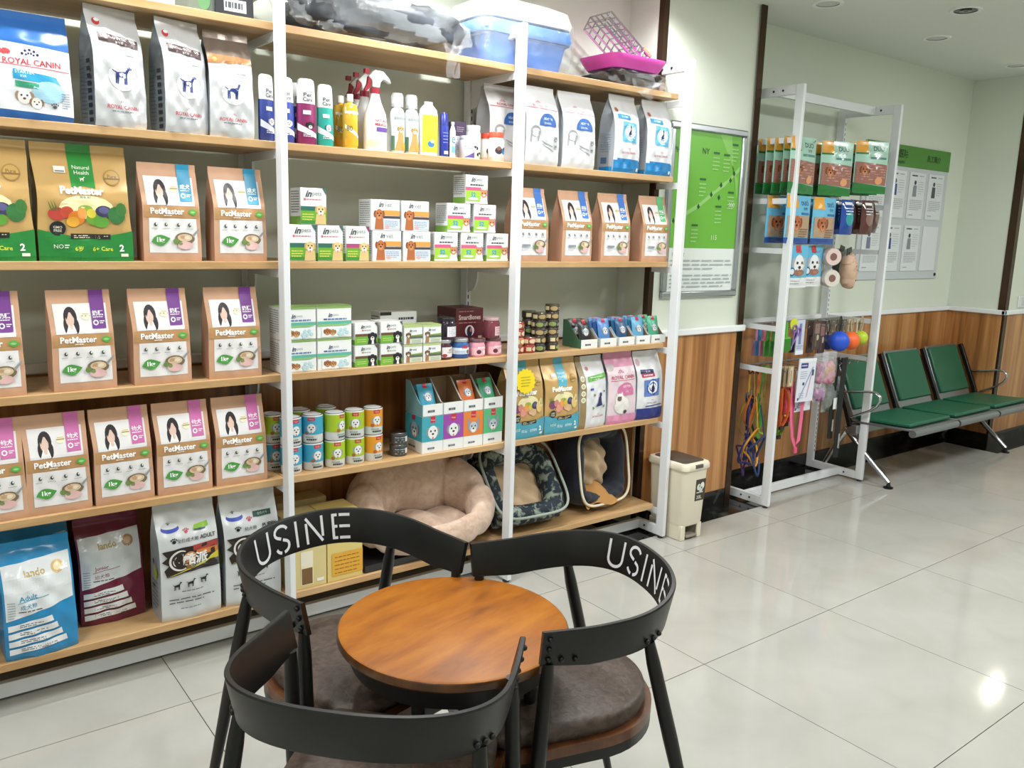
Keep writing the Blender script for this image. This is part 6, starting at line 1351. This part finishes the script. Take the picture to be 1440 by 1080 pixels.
pts = [(-.045, 0, .10), (-.04, 0, 0), (-.03, 0, -.12), (-.005, -.004, -.24), (.03, -.006, -.30), (.06, -.004, -.26), (.075, 0, -.12), (.07, 0, .02)]
k.add('pink_strap', strap(pts, '#e86a92', .011).mesh('pink_strap', 60)); k.add('strap_lining', strap([(x + .018, y + .004, z) for x, y, z in pts[:5]], '#d23f6c', .008).mesh('strap_lining', 60)); k.add('pink_clip', MB().box(.016, -.014, -.335, .044, .0, -.30, M('#e0577f', .4)).mesh('pink_clip'), None, .004); k.put('pink_leash', P, 'pink patterned leash looping low at the stand front', 'leash')
ksy = card(.165, .255, '#dfe2ee', lambda p: (p.r(.0, .93, 1, 1, '#eef0f4'), p.r(.10, .78, .52, .90, '#3a3a7a'), p.ln(.14, .48, .84, 1, .02, '#c9cce6', .03, 3), p.ln(.1, .5, .70, 4, .05, '#9aa0b8', .015, 3), p.c(.33, .42, .06, '#3f4260'), p.q((.12, .06), (.17, .06), (.86, .80), (.80, .80), '#8f9ac0'), p.q((.78, .60), (.90, .60), (.90, .74), (.78, .74), '#2f5a66'), p.q((.56, .10), (.60, .10), (.80, .66), (.76, .66), '#c9a0b8'), p.r(.05, .04, .12, .10, '#3f4260'), p.ln(.1, .4, .2, 3, .05, '#a9b0c4', .015, 5)), .008)
P = ony(1136.5, 504, .178); ksy.put('syringe_pack', P, 'white pack with a diagonal syringe print at stand front', 'carded tool', ry=.03)
P = ony(1132, 520, .23); ksy.put('syringe_pack', P, 'white syringe pack hanging behind the front one', 'carded tool', scale=(1, 1, .98))
for i, (px, py, w_, h_, col, c2, y, nm) in enumerate(((1155, 505, .13, .15, '#c77a9c', '#8a3a6a', .21, 'pink toy in a clear bag, left'), (1167, 503, .13, .16, '#cf8aa4', '#b9885a', .19, 'rose and tan toy in a clear bag, right'), (1152, 543, .11, .09, '#8a3f86', '#d9a0c4', .20, 'purple toy in a clear bag below the pink one'), (1170, 540, .17, .17, '#5c6a50', '#3c463a', .24, 'olive muzzle in a clear bag'))):
    P = ony(px, py, y); k = Kit(); ib = k.add('toy_body', lumpy(w_ * .40, .025, h_ * .42, two_tone('m_toy%d' % i, col, c2, 22, .6), 20 + i, .12, 24, 14, .8).mesh('toy_body', 180)); k.add('clear_bag', bag(w_ * 1.15, h_ * 1.25, .06, M('#e6eaee', .1, alpha=.22, bump=.8, bscale=20., spec=.9), 'pil', None, .004, .002, i, pinch=0, nu=8, nv=12)[0].mesh('clear_bag', 40)); k.put('bagged_toy', (P.x, P.y, P.z - h_), nm + ' on the lower row', 'pet toy', 'bagged pet toys')
for i, (px, w_, h_, y, lab) in enumerate(((1177, .05, .50, .22, 'black strap in a long clear bag'), (1188, .06, .62, .19, 'long black leash pack beside the right post'))):
    P = ony(px, 505, y); k = Kit(); k.add('black_strap', strap([(.0, 0, 0), (.004, .002, -h_ * .3), (-.004, .0, -h_ * .6), (.006, .002, -h_)], '#17181a', w_ * .42, .012).mesh('black_strap', 60)); k.add('strap_clip', MB().tube([(0, -.012, -h_ * .75), (0, -.012, -h_ * .9)], .008, m_chrome, 8).mesh('strap_clip', 60)); k.add('header_card', MB().box(-w_ / 2, -.004, -.03, w_ / 2, .004, .01, M('#1c1d20', .45)).mesh('header_card'))
    if i == 0: k.add('white_label', MB().box(-.018, -.018, -h_ * .62, .018, -.015, -h_ * .48, M('#e9ebee', .5)).mesh('white_label'))
    k.put('black_leash_pack', P, lab, 'leash', 'black leash packs')

# ================================================================== framed green poster on the column
PX0, PX1, PZ0, PZ1, PY = .115, .715, 1.222, 2.108, COLY - .001
e = empty('framed_poster', (0, 0, 0)); tag(e, 'green and white framed poster on the white column', 'poster')
m_alu = M('#b4b8bc', .28, metal=.85)
fw = .035
for nm, a in (('frame_bottom', (PX0, PZ0, PX1, PZ0 + fw)), ('frame_top', (PX0, PZ1 - fw, PX1, PZ1)), ('frame_side', (PX0, PZ0 + fw, PX0 + fw, PZ1 - fw)), ('frame_side', (PX1 - fw, PZ0 + fw, PX1, PZ1 - fw))):
    box(nm, a[0], PY - .022, a[1], a[2], PY, a[3], m_alu, e, .007)
box('poster_sheet', PX0 + fw, PY - .008, PZ0 + fw, PX1 - fw, PY - .002, PZ1 - fw, M('#e3e9e6', .35), e)
pw, ph = PX1 - PX0 - 2 * fw, PZ1 - PZ0 - 2 * fw
p = Pr(lambda u, v: (PX0 + fw + u * pw, PY - .008, PZ0 + fw + v * ph), pw, ph, .3, cell=.5)
p.r(0, .275, 1, 1, '#6db23e'); p.p([(.66, 1.), (.84, 1.), (.9, .78), (.98, .60), (.98, .72)], '#86c25e'); p.q((.0, .42), (.12, .45), (1., .74), (1., .79), '#8cc566') if False else None
road = [(.0, .43), (.16, .47), (.42, .55), (.62, .63), (.80, .70), (1., .80)]
for i in range(5): p.q((road[i][0], road[i][1] - .012), (road[i + 1][0], road[i + 1][1] - .016), (road[i + 1][0], road[i + 1][1] + .016), (road[i][0], road[i][1] + .012), '#93c972')
for u, v in ((.05, .425), (.14, .46), (.40, .52), (.58, .60), (.70, .585), (.72, .665), (.86, .70), (.91, .745)): p.p([(u, v), (u + .022, v + .016), (u, v + .038), (u - .022, v + .016)], '#1f4a34')
p.t('PHY', .07, .875, .035, '#2f5a2c', .14, .01); p.t('NY', .46, .885, .035, '#2f5a2c', .12, .01)
for u, v in ((.62, .88), (.78, .875), (.90, .945), (.44, .71), (.12, .60), (.88, .64), (.70, .545), (.36, .42)): p.r(u - .045, v - .006, u + .045, v + .006, '#2f5f34'); p.ln(u - .05, u + .05, v - .03, 4, .024, '#a9d690', .007, int(u * 50))
p.t('300', .90, .56, .03, '#dff0d2', .12); p.t('115', .66, .345, .03, '#dff0d2', .12)
p.t('医院简介', .15, .235, .028, '#7aa83e', .3, .01); p.ln(.04, .97, .195, 3, .026, '#a9b0b4', .009, 3); p.ln(.04, .97, .10, 4, .024, '#a9b0b4', .009, 8)
o = bpy.data.objects.new('poster_print', p.mesh()); COL.objects.link(o); o.parent = e
# ================================================================== notice board on the back wall
BY = YB - .001
A = ony(1318, 391, BY); B = ony(1330, 214, BY); C = ony(1198, 392, BY)
bx0, bx1, bz0, bz1 = C.x, (A.x + B.x) / 2, A.z, B.z
e = empty('notice_board'); tag(e, 'white notice board with green header on the back wall', 'notice board')
box('board_panel', bx0, BY - .012, bz0, bx1, BY, bz1, M('#c9ced2', .4), e, .002)
HZ = .155 * (bz1 - bz0); box('header_strip', bx0, BY - .016, bz1 - HZ, bx1, BY - .0125, bz1, M('#4f8a34', .4), e)
bw = bx1 - bx0
p = Pr(lambda u, v: (bx0 + u * bw, BY - .016, bz1 - HZ + v * HZ), bw, HZ, .4, cell=.5); p.t('动物医院', .36, .60, .42, '#1d3a16', .46, .02); p.t('员工简介', .79, .52, .34, '#1d3a16', .32, .02); p.t('Pet Hospital', .36, .2, .22, '#1d3a16', .44, .01)
o = bpy.data.objects.new('header_print', p.mesh()); COL.objects.link(o); o.parent = e
m_paper = M('#dfe3e6', .5); gap = (bw - .06) / 4; hh_ = (bz1 - HZ - bz0 - .14) / 2
for r_ in range(2):
    for c_ in range(4):
        x0 = bx0 + .045 + c_ * gap; z0 = bz0 + .06 + (1 - r_) * (hh_ + .05)
        o = box('paper_card', x0, BY - .020, z0, x0 + gap - .05, BY - .0125, z0 + hh_, m_paper, e)
        if (r_, c_) != (1, 3):
            w_, h_ = gap - .05, hh_; p = Pr(lambda u, v: (x0 + u * w_, BY - .020, z0 + v * h_), w_, h_, .5, cell=.5)
            p.ln(.12, .5, .93, 1, .05, '#4a4e54', .03, 3); p.ln(.6, .9, .93, 1, .05, '#a9aeb4', .02, 4); p.e(.36, .78, .07, .05, '#4a4448', 10); p.p([(.24, .48), (.48, .48), (.46, .72), (.26, .72)], ['#7a7f9a', '#3f4a86', '#8a8f96', '#4a4f5a'][c_]); p.ln(.55, .9, .8, 6, .05, '#b4b8be', .012, 5); p.ln(.12, .9, .40, 6, .04, '#a4a9b0', .014, 6 + c_); p.ln(.12, .5, .08, 1, .05, '#7d8288', .015, 2)
            q = bpy.data.objects.new('card_print', p.mesh()); COL.objects.link(q); q.parent = o
MB().tube([(bx1 - .03, BY - .018, bz0 + .03), (bx1 - .03, BY - .012, bz0 + .03)], .012, m_slot, 10).obj('corner_screw', e)
# switch plate at the right edge
P = ony(1436, 424, PILY); e = empty('wall_switch', (P.x, PILY, P.z)); tag(e, 'white wall switch plate at the right picture edge', 'switch')
box('switch_plate', -.07, -.012, -.045, .07, -.0005, .045, M('#dfe2e0', .35), e, .004); box('switch_rocker', -.02, -.016, -.03, .02, -.0122, .03, M('#cfd3d2', .35), e, .002)
# bin sticker
be = bpy.data.objects['pedal_bin']; p = Pr(lambda u, v: (-.002 + u * .075, -.1155 - .0095 * ((.205 + v * .115) - .09) / .27, .205 + v * .115), .075, .115, .4, cell=.5, base=.0014)
p.r(0, 0, 1, 1, '#3d342e'); p.e(.33, .64, .19, .15, '#d9dcd4'); p.e(.68, .68, .2, .17, '#e6e8e2'); p.e(.55, .52, .18, .12, '#cfd4ca'); p.e(.42, .68, .07, .05, '#4f8a4a', 8); p.e(.62, .60, .06, .05, '#2e3a2c', 8); p.r(.12, .36, .8, .42, '#c9c3b8'); p.t('20L', .42, .17, .17, '#d6d0c4', .6, .02)
o = bpy.data.objects.new('bin_sticker', p.mesh()); COL.objects.link(o); o.parent = be
